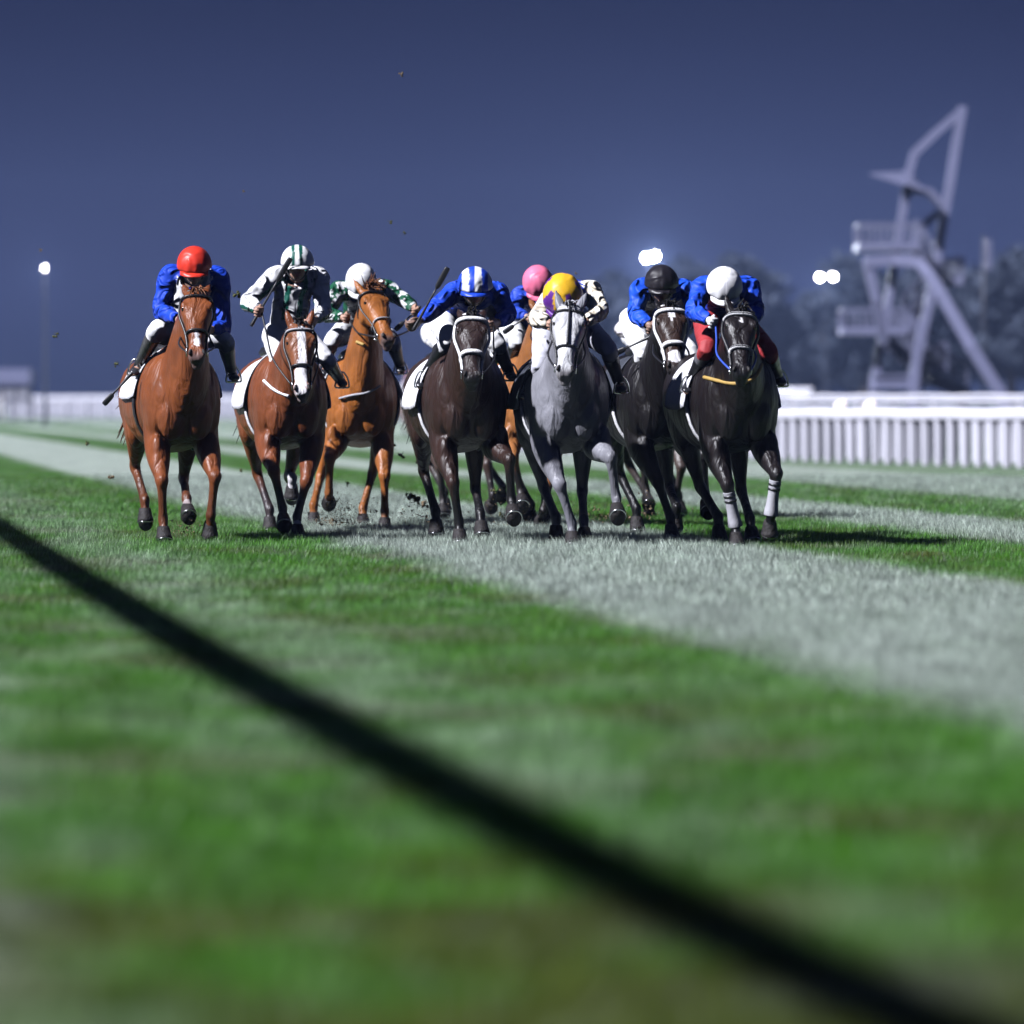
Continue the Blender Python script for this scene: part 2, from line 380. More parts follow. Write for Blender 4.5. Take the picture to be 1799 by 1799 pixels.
def horse(c):
    fr = Frame(c['X'], c['Y'], c['th']); c['fr'] = fr
    root = empty('race_horse', tuple(fr.o), fr.rz)
    tag(root, c['label'], 'horse', 'race horses galloping down the turf')
    dr = c.get('drop', .13)
    base, dark = c['coat'], c.get('points', tuple(.35 * x for x in c['coat']))
    under = lerp(base, dark, .25)
    s = Src()
    # trunk
    st = [(.14, 1.16, .10, .12, .12), (.08, 1.17, .20, .25, .25), (-.06, 1.19, .265, .36, .34), (-.26, 1.21, .29, .40, .38),
          (-.5, 1.18, .30, .37, .37), (-.82, 1.18, .325, .34, .37), (-1.06, 1.2, .315, .34, .31), (-1.28, 1.25, .30, .32, .29),
          (-1.5, 1.24, .27, .28, .27), (-1.66, 1.2, .19, .2, .2), (-1.74, 1.17, .08, .1, .1)]
    st = [(x, z, w * 1.06, t, b) for x, z, w, t, b in st]
    s.loft([(x, 0, z - dr, w, t, b) for x, z, w, t, b in st], lambda t, u, q, p: base, n=28, k=4, e=2.15)
    tr = s.v[:]  # trunk points, used for draping
    for sg in (-1, 1):
        s.ell((.062, sg * .10, 1.08 - dr), (.095, .11, .18), base)                 # breast
        s.ell((-.13, sg * .19, 1.17 - dr), (.19, .105, .30), base)                 # shoulder
        s.ell((-1.36, sg * .19, 1.22 - dr), (.26, .13, .27), base)                  # rump
        s.ell((-1.15, sg * .215, 1.02 - dr), (.17, .09, .19), base)                 # stifle
    # head and neck
    poll = fr.p(*c['poll']); L = c.get('hl', .62)
    nx = fr.p(c['nose'][0], c['nose'][1], poll[0] + .3)
    dl = nx - poll; fw = math.sqrt(max(L * L - dl[1] ** 2 - dl[2] ** 2, .01))
    nose = fr.p(c['nose'][0], c['nose'][1], poll[0] + fw)
    a = nz(nose - poll); yaw = c.get('yaw', 0) - fr.th * .6
    roll = c.get('roll', 0)
    sv = V(-math.sin(yaw), math.cos(yaw) * math.cos(roll), math.sin(roll)); sv = nz(sv - a * np.dot(sv, a)); f = np.cross(sv, a)
    if f[0] < 0 and f[2] < 0: f = -f
    HL = np.linalg.norm(nose - poll)
    hp = lambda t, u=0, v=0: poll + a * t * HL + sv * u + f * v
    n0 = V(-.36, 0, 1.27 - dr); n1 = V(-.02, poll[1] * .15, 1.36 - dr)
    n3 = poll - f * .06 + a * .07; n2 = n1 * .42 + n3 * .58 + V(-.02, 0, .05)
    s.loft([(*n0, .24, .38), (*n1, .195, .33), (*n2, .125, .215), (*(n3 * .85 + n2 * .15), .092, .145), (*n3, .08, .115)], base, n=20, k=5)
    mark = c.get('mark'); muz = c.get('muzzle', dark); fc = c.get('face', base)
    def hc(t, u, q, p):
        if q > .25 and mark:
            for t0, t1, w0, w1, uo in mark:
                if t0 <= t <= t1:
                    w = w0 + (w1 - w0) * (t - t0) / max(t1 - t0, 1e-6)
                    e = min(1, (t - t0) / .03 + .35, (t1 - t) / .03 + .35)
                    if abs(u - uo) < w * e: return c.get('markcol', (.72, .70, .72))
        if t > .80: return lerp(fc, muz, min((t - .80) / .1, 1))
        return fc if q < .2 or t > .5 else lerp(fc, base, .2)
    hs = [(-.02, .060, .035, .06), (.05, .088, .058, .10), (.14, .103, .070, .15), (.24, .115, .076, .185), (.34, .104, .073, .185), (.46, .080, .068, .135),
          (.58, .066, .060, .098), (.70, .056, .052, .082), (.80, .058, .050, .078), (.89, .064, .046, .078), (.96, .056, .034, .066), (1.0, .032, .014, .04)]
    s.loft([(*hp(t), w * 1.02, ff, bb) for t, w, ff, bb in hs], lambda t, u, q, p: hc(t, -u, q, p), side=-sv, n=72, k=9, e=2.5, fixed=a)
    for sg in (-1, 1):
        s.ell(hp(.27, sg * .062, -.10), (.085, .05, .085), fc, (a, sv, f))          # cheek
        s.ell(hp(.225, sg * .094, .050), (.042, .028, .024), fc, (a, sv, f))        # brow
        s.ell(hp(.45, sg * .066, .012), (.11, .016, .02), fc, (a, sv, f))           # cheek ridge
        s.ell(hp(.885, sg * .044, .022), (.042, .026, .026), muz, (a, sv, f))       # nostril wing
    s.ell(hp(.985, 0, -.062), (.036, .04, .026), muz, (a, sv, f))                   # chin
    # ears
    for sg, (eu, ef, ea) in zip((-1, 1), c.get('ears', ((.25, -.35, -.9), (.25, -.35, -.9)))):
        d = nz(sv * sg * eu + f * ef + a * ea); b0 = hp(-.005, sg * .062, .0)
        es = nz(np.cross(d, V(0, 0, 1) if abs(d[2]) < .8 else f))
        s.loft([(*(b0 - d * .03), .032, .024), (*(b0 + d * .03), .038, .026), (*(b0 + d * .085), .033, .018), (*(b0 + d * .135), .017, .010), (*(b0 + d * .165), .004, .004)],
               lambda t, u, q, p: base if t < .75 else dark, side=sv, n=12, k=3)
    # legs
    hoofs = []
    def leg(fore, sg, spec):
        hX, hY, xf, mode = spec[:4]; sock = spec[4] if len(spec) > 4 else None; wrap = spec[5] if len(spec) > 5 else None
        E = V(-.17, sg * .185, .90 - dr) if fore else V(-1.16, sg * .2, .97 - dr)
        la, lb = (.43, .29) if fore else (.45, .36)
        h = fr.p(hX, hY, xf)
        if mode == 'plant': h[2] = max(h[2], .0); off = V(-.07 if not fore else -.05, 0, .155); ax = nz(V(.4, 0, -1))
        elif mode == 'toe': off = V(-.02, 0, .16); ax = nz(V(.1, 0, -1))
        elif mode == 'reach': off = V(-.10, 0, .13); ax = nz(V(.75, 0, -.75))
        elif mode == 'fold': off = V(.13, 0, .09); ax = nz(V(-1, 0, -.45))
        else: off = V(.07, 0, .15); ax = nz(V(-.4, 0, -1))                          # hang
        off = off + V(0, .02 * sg * 0, 0); Ft = h + off
        k = ik(E, Ft, la, lb, (1, (.05 if mode == 'plant' else .14) * sg, .12) if fore else (-1, .05 * sg, .1))
        lc = lambda t, u, q, p: base if t < .42 else (lerp(base, dark, min((t - .42) / .12, 1)))
        if sock:
            sz, scol = sock
            lc0 = lc; lc = lambda t, u, q, p: scol if t > sz else lc0(t, u, q, p)
        pb = Ft + (h - Ft) * .55 + V(.01, 0, 0)
        if fore:
            top = V(-.20, sg * .20, 1.16 - dr)
            up = E * .55 + k * .45; bk = E * .12 + k * .88; ck = k * .8 + Ft * .2; cm = k * .45 + Ft * .55; cl = k * .13 + Ft * .87
            s.loft([(*top, .085, .15), (*(E + V(.02, 0, .02)), .098, .14), (*up, .088, .10), (*bk, .054, .058), (*k, .054, .060), (*ck, .038, .046), (*cm, .033, .041),
                    (*cl, .035, .041), (*Ft, .041, .047), (*(Ft * .5 + pb * .5), .034, .037), (*pb, .040, .044), (*(pb * .6 + h * .4), .044, .05)], lc, side=(0, 1, 0), n=16, k=4)
            s.ell(up + V(.03, sg * .02, .06), (.055, .05, .12), base)
        else:
            top = V(-1.36, sg * .18, 1.22 - dr)
            up = E * .6 + k * .4; bk = E * .15 + k * .85; ck = k * .8 + Ft * .2; cm = k * .4 + Ft * .6; cl = k * .12 + Ft * .88
            s.loft([(*top, .12, .23), (*(E + V(-.05, 0, .05)), .105, .19), (*up, .075, .105), (*bk, .045, .06), (*k, .045, .064), (*ck, .036, .05), (*cm, .033, .042),
                    (*cl, .037, .044), (*Ft, .042, .05), (*(Ft * .5 + pb * .5), .035, .04), (*pb, .041, .046), (*(pb * .6 + h * .4), .045, .05)], lc, side=(0, 1, 0), n=16, k=4)
            s.ell(k + V(-.045, 0, .03), (.035, .026, .045), dark)
        hoofs.append((h, ax, pb)); return E, k, Ft, wrap
    info = {}
    for nm, sg in (('RF', -1), ('LF', 1), ('RH', -1), ('LH', 1)):
        if nm in c: info[nm] = leg(nm[1] == 'F', sg, c[nm])
    body = s.remesh('body', M['coat'], root, c.get('vox', .0125), 7)
    bvh = BVHTree.FromPolygons([v.co.copy() for v in body.data.vertices], [tuple(p.vertices) for p in body.data.polygons])
    c['bvh'] = bvh
    # hooves
    for h, ax, pb in hoofs:
        q = Src(); tp = h - ax * .085; sd_ = (0, 1, 0); e2 = V(.018, 0, 0)
        q.loft([(*(tp - ax * .02), .042, .044), (*tp, .048, .054), (*(h - ax * .03 + e2 * .5), .057, .068), (*(h + e2), .064, .078), (*(h + ax * .004 + e2), .058, .072)], (0, 0, 0), sd_, 18, 2)
        ho = q.build('hoof', M['hoof'], root)
        q = Src(); ring = []
        fv = np.cross(V(0, 1, 0), ax)
        if fv[0] < 0: fv = -fv
        for an in np.linspace(-2.3, 2.3, 14): ring.append(h + e2 + ax * .005 + V(0, 1, 0) * .057 * math.sin(an) + fv * .070 * math.cos(an))
        q.tube(ring, .0065, n=6, k=1, side=tuple(ax)); q.build('horseshoe', M['metal'], ho)
    # eyes, nostrils
    for sg in (-1, 1):
        q = Src(); q.ell(hp(.262, sg * .099, .040), (.024, .015, .021), (0, 0, 0), (a, sv, f)); q.build('eye', M['eye'], root)
        q = Src(); q.ell(hp(.90, sg * .050, .040), (.027, .0125, .0155), (0, 0, 0), (nz(a + sv * sg * .35), nz(sv - a * sg * .35), f)); q.build('nostril', M['hoof'], root)
    # forelock, mane, tail
    hm = c.get('hair', M['hairdark']); q = Src()
    for i in range(c.get('forelock', 16)):
        u = random.uniform(-.03, .03); b0 = hp(-.01, u, .02)
        d1 = nz(V(random.uniform(-.2, .2), random.uniform(-.5, .5), random.uniform(.1, 1.0)) + f * .4)
        ln = random.uniform(.05, .12) * c.get('flen', 1)
        q.tube([b0, b0 + d1 * ln * .5, b0 + d1 * ln + f * .03 + V(0, 0, -.03) + a * random.uniform(0, .1)], [.009, .007, .001], n=5, k=2)
    q.build('forelock', hm, root)
    q = Src()
    for i in range(46):
        t = i / 45; cpt = n1 * (1 - t) + n3 * t if t > .0 else n1
        cpt = n1 * (1 - t) ** 2 + 2 * (n2 + V(-.04, 0, .10)) * t * (1 - t) + n3 * t * t
        rad = .25 * (1 - t) + .08 * t
        b0 = cpt + nz(np.cross(V(0, 1, 0), n3 - n1)) * 0 + V(-.35, 0, .9) * rad * .72
        w = V(random.uniform(-.8, -.3), random.uniform(-.7, .7), random.uniform(-.1, .7))
        q.tube([b0 - V(0, 0, .03), b0 + w * .06, b0 + w * .12 + V(-.05, 0, -.04)], [.018, .013, .002], n=5, k=2)
    q.build('mane', hm, root)
    q = Src(); tx = c.get('tail', 0)
    for i in range(54):
        b0 = V(-1.70, random.uniform(-.03, .03), 1.33 - dr + random.uniform(-.04, .03)); sw = random.uniform(-.22, .22) + tx; dn = random.uniform(.08, .5)
        q.tube([b0, b0 + V(-.14, sw * .15, .02), b0 + V(-.34, sw * .55, -dn * .35), b0 + V(-.52, sw, -dn)], [.022, .017, .011, .0015], n=5, k=3)
    q.build('tail', hm, root)
    # ---------------- tack
    def hring(t, grow=1.03, lo=0, hi=2 * math.pi, n=28):
        ts = [x[0] for x in hs]; w = np.interp(t, ts, [x[1] for x in hs]) * 1.02; ff = np.interp(t, ts, [x[2] for x in hs]); bb = np.interp(t, ts, [x[3] for x in hs])
        out = []
        for an in np.linspace(lo, hi, n):
            cc, qq = math.cos(an), math.sin(an); e = 2.5
            ce = math.copysign(abs(cc) ** (2 / e), cc); qe = math.copysign(abs(qq) ** (2 / e), qq)
            out.append(hp(t, ce * (w + .008) * grow, qe * ((ff if qq >= 0 else bb) + .008) * grow))
        return out
    br = c.get('bridle', dict()); bm = br.get('mat', M['black'])
    q = Src()
    q.tube(hring(.60), br.get('noser', .010), n=8, k=1, flat=1.0, side=tuple(f)); nb = q.build('noseband', br.get('nose', bm), root)
    if br.get('noseline'):
        q = Src(); q.tube([p_ + f * .006 for p_ in hring(.60, 1.10, .1, math.pi - .1, 18)], .006, n=6, k=1, side=tuple(a)); q.build('piping', M['black'], nb)
    q = Src(); q.tube(hring(.10, 1.04, -.25, math.pi + .25), br.get('browr', .010), n=8, k=1, side=tuple(a)); bb_ = q.build('browband', br.get('brow', bm), root)
    if br.get('noseline'):
        q = Src(); q.tube([p_ + f * .004 for p_ in hring(.10, 1.12, .2, math.pi - .2, 18)], .006, n=6, k=1, side=tuple(a)); q.build('piping', M['black'], bb_)
    q = Src()
    for sg in (-1, 1):
        q.tube([hp(.0, sg * .085, -.03), hp(.10, sg * .118, -.01), hp(.28, sg * .128, -.02), hp(.45, sg * .100, -.02), hp(.60, sg * .078, -.018), hp(.80, sg * .066, -.03)], br.get('cheekr', .009), n=6, k=3)
    q.tube([hp(.02, -.085, -.03), hp(-.03, -.07, .01), hp(-.035, 0, .03), hp(-.03, .07, .01), hp(.02, .085, -.03)], .009, n=6, k=3, side=tuple(a))
    q.tube([hp(.05, -.09, -.05), hp(.2, -.09, -.17), hp(.27, 0, -.215), hp(.2, .09, -.17), hp(.05, .09, -.05)], .007, n=6, k=3, side=tuple(a))
    if br.get('center'): q.tube([hp(t, 0, np.interp(t, [x[0] for x in hs], [x[2] for x in hs]) + .012) for t in (.0, .1, .25, .4, .5, .6)], .008, n=6, k=2, side=tuple(sv))
    q.build('cheek_straps', br.get('cheek', bm), root)
    bits = []
    for sg in (-1, 1):
        q = Src(); ctr = hp(.81, sg * .075, -.035); ring = [ctr + a * .032 * math.cos(an) + f * .032 * math.sin(an) for an in np.linspace(0, 2 * math.pi, 15)]
        q.tube(ring, .005, n=6, k=1, side=tuple(sv)); q.build('bit_ring', M['metal'], root); bits.append(ctr)
    c['bits'] = bits
    # girth and saddle cloth
    def tring(x, grow, lo, hi, n, flare=0):
        X_ = [t[0] for t in st][::-1]; g = lambda j: np.interp(x, X_, [t[j] for t in st][::-1])
        zc, w, up, dn = g(1) - dr, g(2), g(3), g(4); out = []
        for an in np.linspace(lo, hi, n):
            cc, qq = math.cos(an), math.sin(an)
            fl = 1 + flare * max(0, .35 - qq)
            out.append(V(x, cc * (w + grow) * fl, zc + qq * ((up if qq > 0 else dn) + grow)))
        return out
    q = Src(); q.tube(tring(-.42, .012, -1.2, math.pi + 1.2, 30), .012, n=6, k=1, flat=3.4, side=(1, 0, 0)); q.build('girth', M['white'] if c.get('wgirth', 1) else M['black'], root)
    def sheet(name, m, x0, x1, lo, hi, grow, flare, th=.012):
        xs = np.linspace(x0, x1, 7); rows = [tring(x, grow + .006 * math.sin(i * 2.1), lo, hi, 33, flare * (1 - .5 * i / 6)) for i, x in enumerate(xs)]
        vs = [p for r_ in rows for p in r_] + [p + V(0, 0, 0) + nz(V(0, p[1], p[2] - 1.1 + dr)) * th for r_ in rows for p in r_]
        nr, nc = 7, 33; off = nr * nc; fs = []
        for i in range(nr - 1):
            for j in range(nc - 1):
                b = i * nc + j; fs.append((b, b + nc, b + nc + 1, b + 1)); fs.append((off + b, off + b + 1, off + b + nc + 1, off + b + nc))
        for i in range(nr - 1):
            for j in (0, nc - 1):
                b = i * nc + j; fs.append((b, b + nc, off + b + nc, off + b))
        for j in range(nc - 1):
            for i in (0, nr - 1):
                b = i * nc + j; fs.append((b, b + 1, off + b + 1, off + b))
        me_ = bpy.data.meshes.new(name); me_.from_pydata([tuple(v) for v in vs], [], fs); me_.update()
        return link(name, me_, m, root)
    sheet('saddle_cloth', c.get('cloth', M['cloth']), -.34, -.98, c.get('clo', -.12), math.pi - c.get('clo', -.12), .016, c.get('flare', .12))
    q = Src(); q.loft([(-.30, 0, 1.56 - dr, .10, .05), (-.42, 0, 1.59 - dr, .17, .06), (-.6, 0, 1.57 - dr, .19, .05), (-.78, 0, 1.60 - dr, .17, .06), (-.84, 0, 1.60 - dr, .10, .04)], (0, 0, 0), n=16, k=3)
    q.build('saddle', M['black'], root)
    # drapes across the breast, traced on the trunk from the front
    for nm, m_, pts, rad, fl in c.get('drape', ()):
        path = []
        for X_, Y_ in pts:
            p0 = fr.p(X_, Y_, .45); hit = None; org = Vector(p0)
            for _ in range(6):
                loc, no, ix, ds = bvh.ray_cast(org, Vector((-1, 0, 0)))
                if loc is None: break
                dist_head = min((Vector(hp(t, 0, -.05)) - loc).length for t in (0, .2, .4, .6, .8, 1))
                if no.x > .03: hit = loc; break
                org = loc + Vector((-.01, 0, 0))
            if hit: path.append(V(hit) + V(.012, 0, 0))
        if len(path) > 1: q = Src(); q.tube(path, rad, n=8, k=4, flat=fl, side=(0, 0, 1)); q.build(nm, m_, root)
    # bandages
    for nm, (E_, k_, Ft_, wrap) in info.items():
        if wrap:
            q = Src(); g = lambda t: k_ * (1 - t) + Ft_ * t
            q.loft([(*g(t), r_, r_ * 1.12) for t, r_ in ((.16, .046), (.25, .043), (.5, .041), (.75, .044), (.95, .052), (1.05, .052))], (0, 0, 0), n=16, k=3)
            bo = q.build('leg_bandage', M['greyband'], root)
            for t in (.24, .36):
                q = Src(); q.loft([(*g(t), .0455, .051), (*g(t + .055), .0450, .0505)], (0, 0, 0), n=16, k=1); q.build('stripe', M['black'], bo)
    c['root'] = root; c['hp'] = hp
    return c

# ------------------------------------------------------------------ riders
WHITE, SKIN = (.78, .78, .80), (.42, .24, .17)
BLUE, NAVY, GREEN = (.012, .055, .50), (.010, .022, .10), (.004, .085, .06)
def hand(s, W, d, w, col, curl=1.0, k=1.0):
    d, w = nz(d), nz(w - d * np.dot(w, d)); n = np.cross(d, w)
    s.loft([(*(W - d * .03), .027, .020), (*W, .028, .019), (*(W + d * .035 * k), .037, .018), (*(W + d * .075 * k), .041, .016), (*(W + d * .088 * k), .038, .013)], col, side=w, n=14, k=3)
    for i, (ln, u) in enumerate(((.92, 1.5), (1.05, .5), (1.0, -.5), (.8, -1.5))):
        p = W + d * .082 * k + w * u * .0225; pts = [p - d * .015]; ang = .25
        pts.append(p)
        for sl, da in ((.038, .75 * curl), (.027, .85 * curl), (.021, .6 * curl)):
            ang += da; p = p + (d * math.cos(ang) + n * math.sin(ang)) * sl * ln * k; pts.append(p)
        s.loft([(*q, r_, r_) for q, r_ in zip(pts, (.0095, .0105, .0098, .009, .0065))], col, side=w, n=9, k=2)
    b = W + d * .02 + w * .03
    s.loft([(*b, .014, .013), (*(b + w * .018 + d * .028 + n * .012), .0125, .012), (*(b + w * .012 + d * .052 + n * .03), .011, .0105), (*(b - w * .006 + d * .066 + n * .04), .007, .007)], col, side=n, n=9, k=3)

def jockey(c, j):
    fr = c['fr']; B = V(-.55, 0, 1.25)
    wb = fr.o + fr.f * B[0] + fr.l * B[1] + V(0, 0, B[2])
    root = empty('person', tuple(wb), fr.rz)
    tag(root, j['label'], 'person', 'riders crouched on the galloping horses')
    P = lambda q: fr.p(*q) - B
    hm = P((*j['helmet'], j.get('hx', .02)))
    pt, yw, rl = j.get('pitch', .4), j.get('yaw', 0) - fr.th * .7, j.get('roll', 0)
    hf = V(math.cos(pt) * math.cos(yw), math.cos(pt) * math.sin(yw), -math.sin(pt))
    hs = nz(V(-math.sin(yw), math.cos(yw), math.tan(rl))); hs = nz(hs - hf * np.dot(hs, hf)); hu = np.cross(hf, hs)
    hc = hm - hu * .055
    sk = j.get('skin', SKIN); s = Src()
    RS, LS = P((*j['rs'], -.22)), P((*j['ls'], -.22)); Sm = (RS + LS) / 2
    px_ = j.get('hip', (-.80, 0, 1.70)); pel = V(px_) - B
    # body: head, neck, torso, arms, hands, legs as one skin
    ax = (hf, hs, hu)
    s.ell(hc + hu * .02, (.100, .078, .112), sk, ax); s.ell(hc + hf * .026 - hu * .062, (.070, .060, .066), sk, ax)
    s.ell(hc + hf * .072 - hu * .106, (.024, .028, .020), sk, ax)
    s.loft([(*(hc + hf * .088 + hu * .012), .010, .012), (*(hc + hf * .106 - hu * .02), .013, .014), (*(hc + hf * .108 - hu * .042), .019, .012), (*(hc + hf * .09 - hu * .05), .012, .008)], sk, side=hs, n=10, k=3)
    for sg in (-1, 1):
        s.ell(hc + hf * .062 + hs * sg * .043 - hu * .030, (.03, .024, .022), sk, ax)
        s.ell(hc + hs * sg * .080 - hu * .01 - hf * .01, (.022, .010, .032), sk, ax)
    s.ell(hc + hf * .088 - hu * .074, (.014, .026, .007), lerp(sk, (.35, .10, .09), .6), ax); s.ell(hc + hf * .085 - hu * .086, (.014, .022, .008), lerp(sk, (.35, .10, .09), .6), ax)
    s.loft([(*(hc - hf * .025 - hu * .03), .052, .055), (*(hc * .5 + Sm * .5 - hu * .03), .055, .055), (*Sm, .07, .06)], sk, side=hs, n=12, k=3)
    sd_ = nz(LS - RS)
    mid = pel * .5 + Sm * .5 + V(0, 0, .07); nb = Sm * .7 + hc * .3 - V(.03, 0, .02)
    T = [(*pel, .15, .13), (*mid, .145, .12), (*(Sm * .8 + mid * .2), .165, .115), (*(Sm + V(.02, 0, 0)), .15, .10), (*nb, .075, .075)]
    s.loft([(*t[:3], t[3] * .86, t[4] * .86) for t in T], sk, side=sd_, n=18, k=4)
    arms = {}
    for nm, sg, S0 in (('r', -1, RS), ('l', 1, LS)):
        El, Hd = P(j[nm + 'e']), P(j[nm + 'h']); d = nz(Hd - El); wr = Hd - d * .07
        arms[nm] = (S0, El, wr, d)
        gl = j.get('glove' + nm, sk)
        s.loft([(*S0, .052, .052), (*(S0 * .5 + El * .5), .047, .047), (*El, .040, .040), (*(El * .6 + wr * .4), .039, .039), (*wr, .027, .024)], lambda t, u, q, p: gl if t > .9 else sk, side=(0, 0, 1), n=12, k=3)
        s.loft([(*(S0 * .6 + Sm * .4), .07, .07), (*S0, .055, .055)], sk, side=(0, 0, 1), n=12, k=1)
        hand(s, wr, d, j.get(nm + 'w', V(.15, -sg * .25, 1.0)) , gl)
    legs = {}
    for nm, sg in (('r', -1), ('l', 1)):
        K, A_, T_ = P(j[nm + 'k']), P(j[nm + 'a']), P(j[nm + 't']); Hp = pel + V(.02, sg * .10, -.02)
        legs[nm] = (Hp, K, A_, T_)
        s.loft([(*Hp, .09, .10), (*(Hp * .5 + K * .5), .075, .085), (*(K + V(-.01, 0, .01)), .052, .056), (*(K * .6 + A_ * .4), .046, .05), (*A_, .032, .036), (*(A_ * .4 + T_ * .6 - V(0, 0, .01)), .034, .026), (*T_, .022, .016)], sk, side=(0, 1, 0), n=12, k=3)
    s.remesh('body', M['skin'], root, .0062, 2)
    # silks
    q = Src(); pat = j['silk']; loose = .012
    q.loft([(*t[:3], t[3] + .004, t[4] + .006) for t in T[:]], lambda t, u, a_, p: pat('torso', t, u, a_, p), side=sd_, n=40, k=8)
    for nm in 'rl':
        S0, El, wr, d = arms[nm]
        q.loft([(*(S0 * .55 + Sm * .45), .085, .085), (*S0, .075 + loose, .072 + loose), (*(S0 * .5 + El * .5), .060 + loose, .058 + loose), (*El, .053 + loose, .053 + loose),
                (*(El * .6 + wr * .4), .050 + loose, .050 + loose), (*(El * .15 + wr * .85), .038 + loose * .6, .038 + loose * .6), (*(wr - d * .012), .030, .030)],
               lambda t, u, a_, p: pat('arm' + nm, t, u, a_, p), side=(0, 0, 1), n=28, k=8)
    q.remesh('silks_jacket', M['silk'], root, .0085, 2, .0028, 9)
    # breeches
    bc = j.get('breeches', WHITE); q = Src()
    q.loft([(*(pel + V(-.1, 0, -.02)), .12, .10), (*(pel + V(.0, 0, 0)), .155, .135), (*(pel * .8 + mid * .2), .15, .13)], bc, side=(0, 1, 0), n=20, k=3)
    for nm in 'rl':
        Hp, K, A_, T_ = legs[nm]
        q.loft([(*(Hp + V(-.06, 0, 0)), .10, .11), (*Hp, .108, .115), (*(Hp * .5 + K * .5), .090, .098), (*(K + V(-.01, 0, .008)), .066, .069), (*(K * .78 + A_ * .22), .058, .062)], bc, side=(0, 1, 0), n=18, k=4)
    q.remesh('breeches', M['breech'], root, .0095, 3, .0018, 8)
    # boots
    for nm in 'rl':
        Hp, K, A_, T_ = legs[nm]; q = Src(); b0, b1 = j.get('boot', ((.014, .014, .017), (.014, .014, .017)))
        ft = nz(T_ - A_)
        q.loft([(*(K * .86 + A_ * .14), .063, .067), (*(K * .6 + A_ * .4), .058, .064), (*(K * .3 + A_ * .7), .047, .052), (*A_, .043, .047), (*(A_ + nz(A_ - K) * .045), .036, .042)],
               lambda t, u, a_, p: b1 if t < .22 else b0, side=(0, 1, 0), n=18, k=4)
        hl = A_ + nz(A_ - K) * .04
        q.loft([(*(hl - ft * .055), .028, .030), (*hl, .036, .034), (*(hl * .5 + T_ * .5), .041, .030), (*(T_ - ft * .03), .042, .024), (*T_, .022, .014)], b0, side=(0, 1, 0), n=16, k=3)
        bt = q.remesh('boot', M['boot'], root, .0085, 2)
        if j.get('zip'):
            q = Src(); q.tube([K * .7 + A_ * .3 + V(.05, -.03, 0), K * .35 + A_ * .65 + V(.05, -.025, 0), A_ + V(.042, -.02, 0)], .006, n=6, k=2); q.build('zip', M['white'], bt)
        q = Src(); m_ = hl * .45 + T_ * .55 - V(0, 0, .02); sd2 = nz(np.cross(ft, V(0, 0, 1)))
        ring = [m_ + sd2 * .058 * x_ + V(0, 0, 1) * z_ for x_, z_ in ((-1, -.012), (-.98, .02), (-.75, .065), (-.25, .105), (.25, .105), (.75, .065), (.98, .02), (1, -.012), (0, -.016), (-1, -.012))]
        q.tube(ring, .0075, n=6, k=2, side=tuple(ft)); q.build('stirrup', M['metal'], root)
    # helmet
    hb = hm - hu * .045; g = j.get('hk', 1.0) * 1.07; ra, rb, rc = .146 * g, .1235 * g, .142 * g
    q = Src(); base = 0; nA, nB = 64, 22
    for i in range(nB + 1):
        ph = math.pi * .5 * i / nB
        for k_ in range(nA):
            th = 2 * math.pi * k_ / nA
            cs, sn = math.cos(th) * math.cos(ph), math.sin(th) * math.cos(ph); up = math.sin(ph)
            wr_ = 1 + .022 * math.sin(th * 9 + 2 * math.sin(th * 2)) * math.cos(ph) * (1 - up)
            q.v.append(hb + hf * ra * cs * wr_ + hs * rb * sn * wr_ + hu * (rc * up ** .93 - .012)); q.c.append(j['cap'](sn, cs, up))
    for i in range(nB):
        for k_ in range(nA):
            b = (k_ + 1) % nA; q.f.append((i * nA + k_, i * nA + b, (i + 1) * nA + b, (i + 1) * nA + k_))
    o0 = len(q.v)
    for k_ in range(nA):
        th = 2 * math.pi * k_ / nA; q.v.append(hb + hf * ra * .90 * math.cos(th) + hs * rb * .90 * math.sin(th) - hu * .022); q.c.append((.02, .02, .02))
    for k_ in range(nA):
        b = (k_ + 1) % nA; q.f.append((k_, o0 + k_, o0 + b, b))
    hel = q.build('helmet', M['cap'], root)
    q = Src(); pk = j.get('peak', j['cap'](0, 1, 0)); arc = np.linspace(-.95, .95, 15)
    rows = [[hb + hf * (ra * .97 * math.cos(t) + e_ * math.cos(t) * .9) + hs * rb * math.sin(t) * .98 + hu * (-.012 - .22 * e_ - dz - .25 * e_ * abs(math.sin(t))) for t in arc] for e_, dz in ((0, 0), (.028, 0), (.05 * g, .004), (.05 * g, .009), (.02, .010), (0, .010))]
    for r_ in rows: q.v += r_; q.c += [pk] * 15
    for i in range(6):
        for k_ in range(14):
            a0 = i * 15 + k_; a1 = ((i + 1) % 6) * 15 + k_; q.f.append((a0, a1, a1 + 1, a0 + 1))
    q.build('peak', M['cap'], hel)
    q = Src(); gz = j.get('gog', .012); arc = np.linspace(-1.25, 1.25, 19)
    q.loft([(*(hc + hf * (.105 * math.cos(t) + .004) + hs * .094 * math.sin(t) + hu * gz), .031 if abs(t) < .85 else .02, .010, .006) for t in arc], (0, 0, 0), side=tuple(hu), n=12, k=1, e=3)
    q.build('goggles', M['glass'], root)
    q = Src(); q.tube([hc + hs * .088 + hu * .01, hc + hs * .07 + hf * .02 - hu * .08, hc + hf * .055 - hu * .128, hc - hs * .07 + hf * .02 - hu * .08, hc - hs * .088 + hu * .01], .008, n=6, k=3, side=tuple(hf)); q.build('chin_strap', M['black'], root)
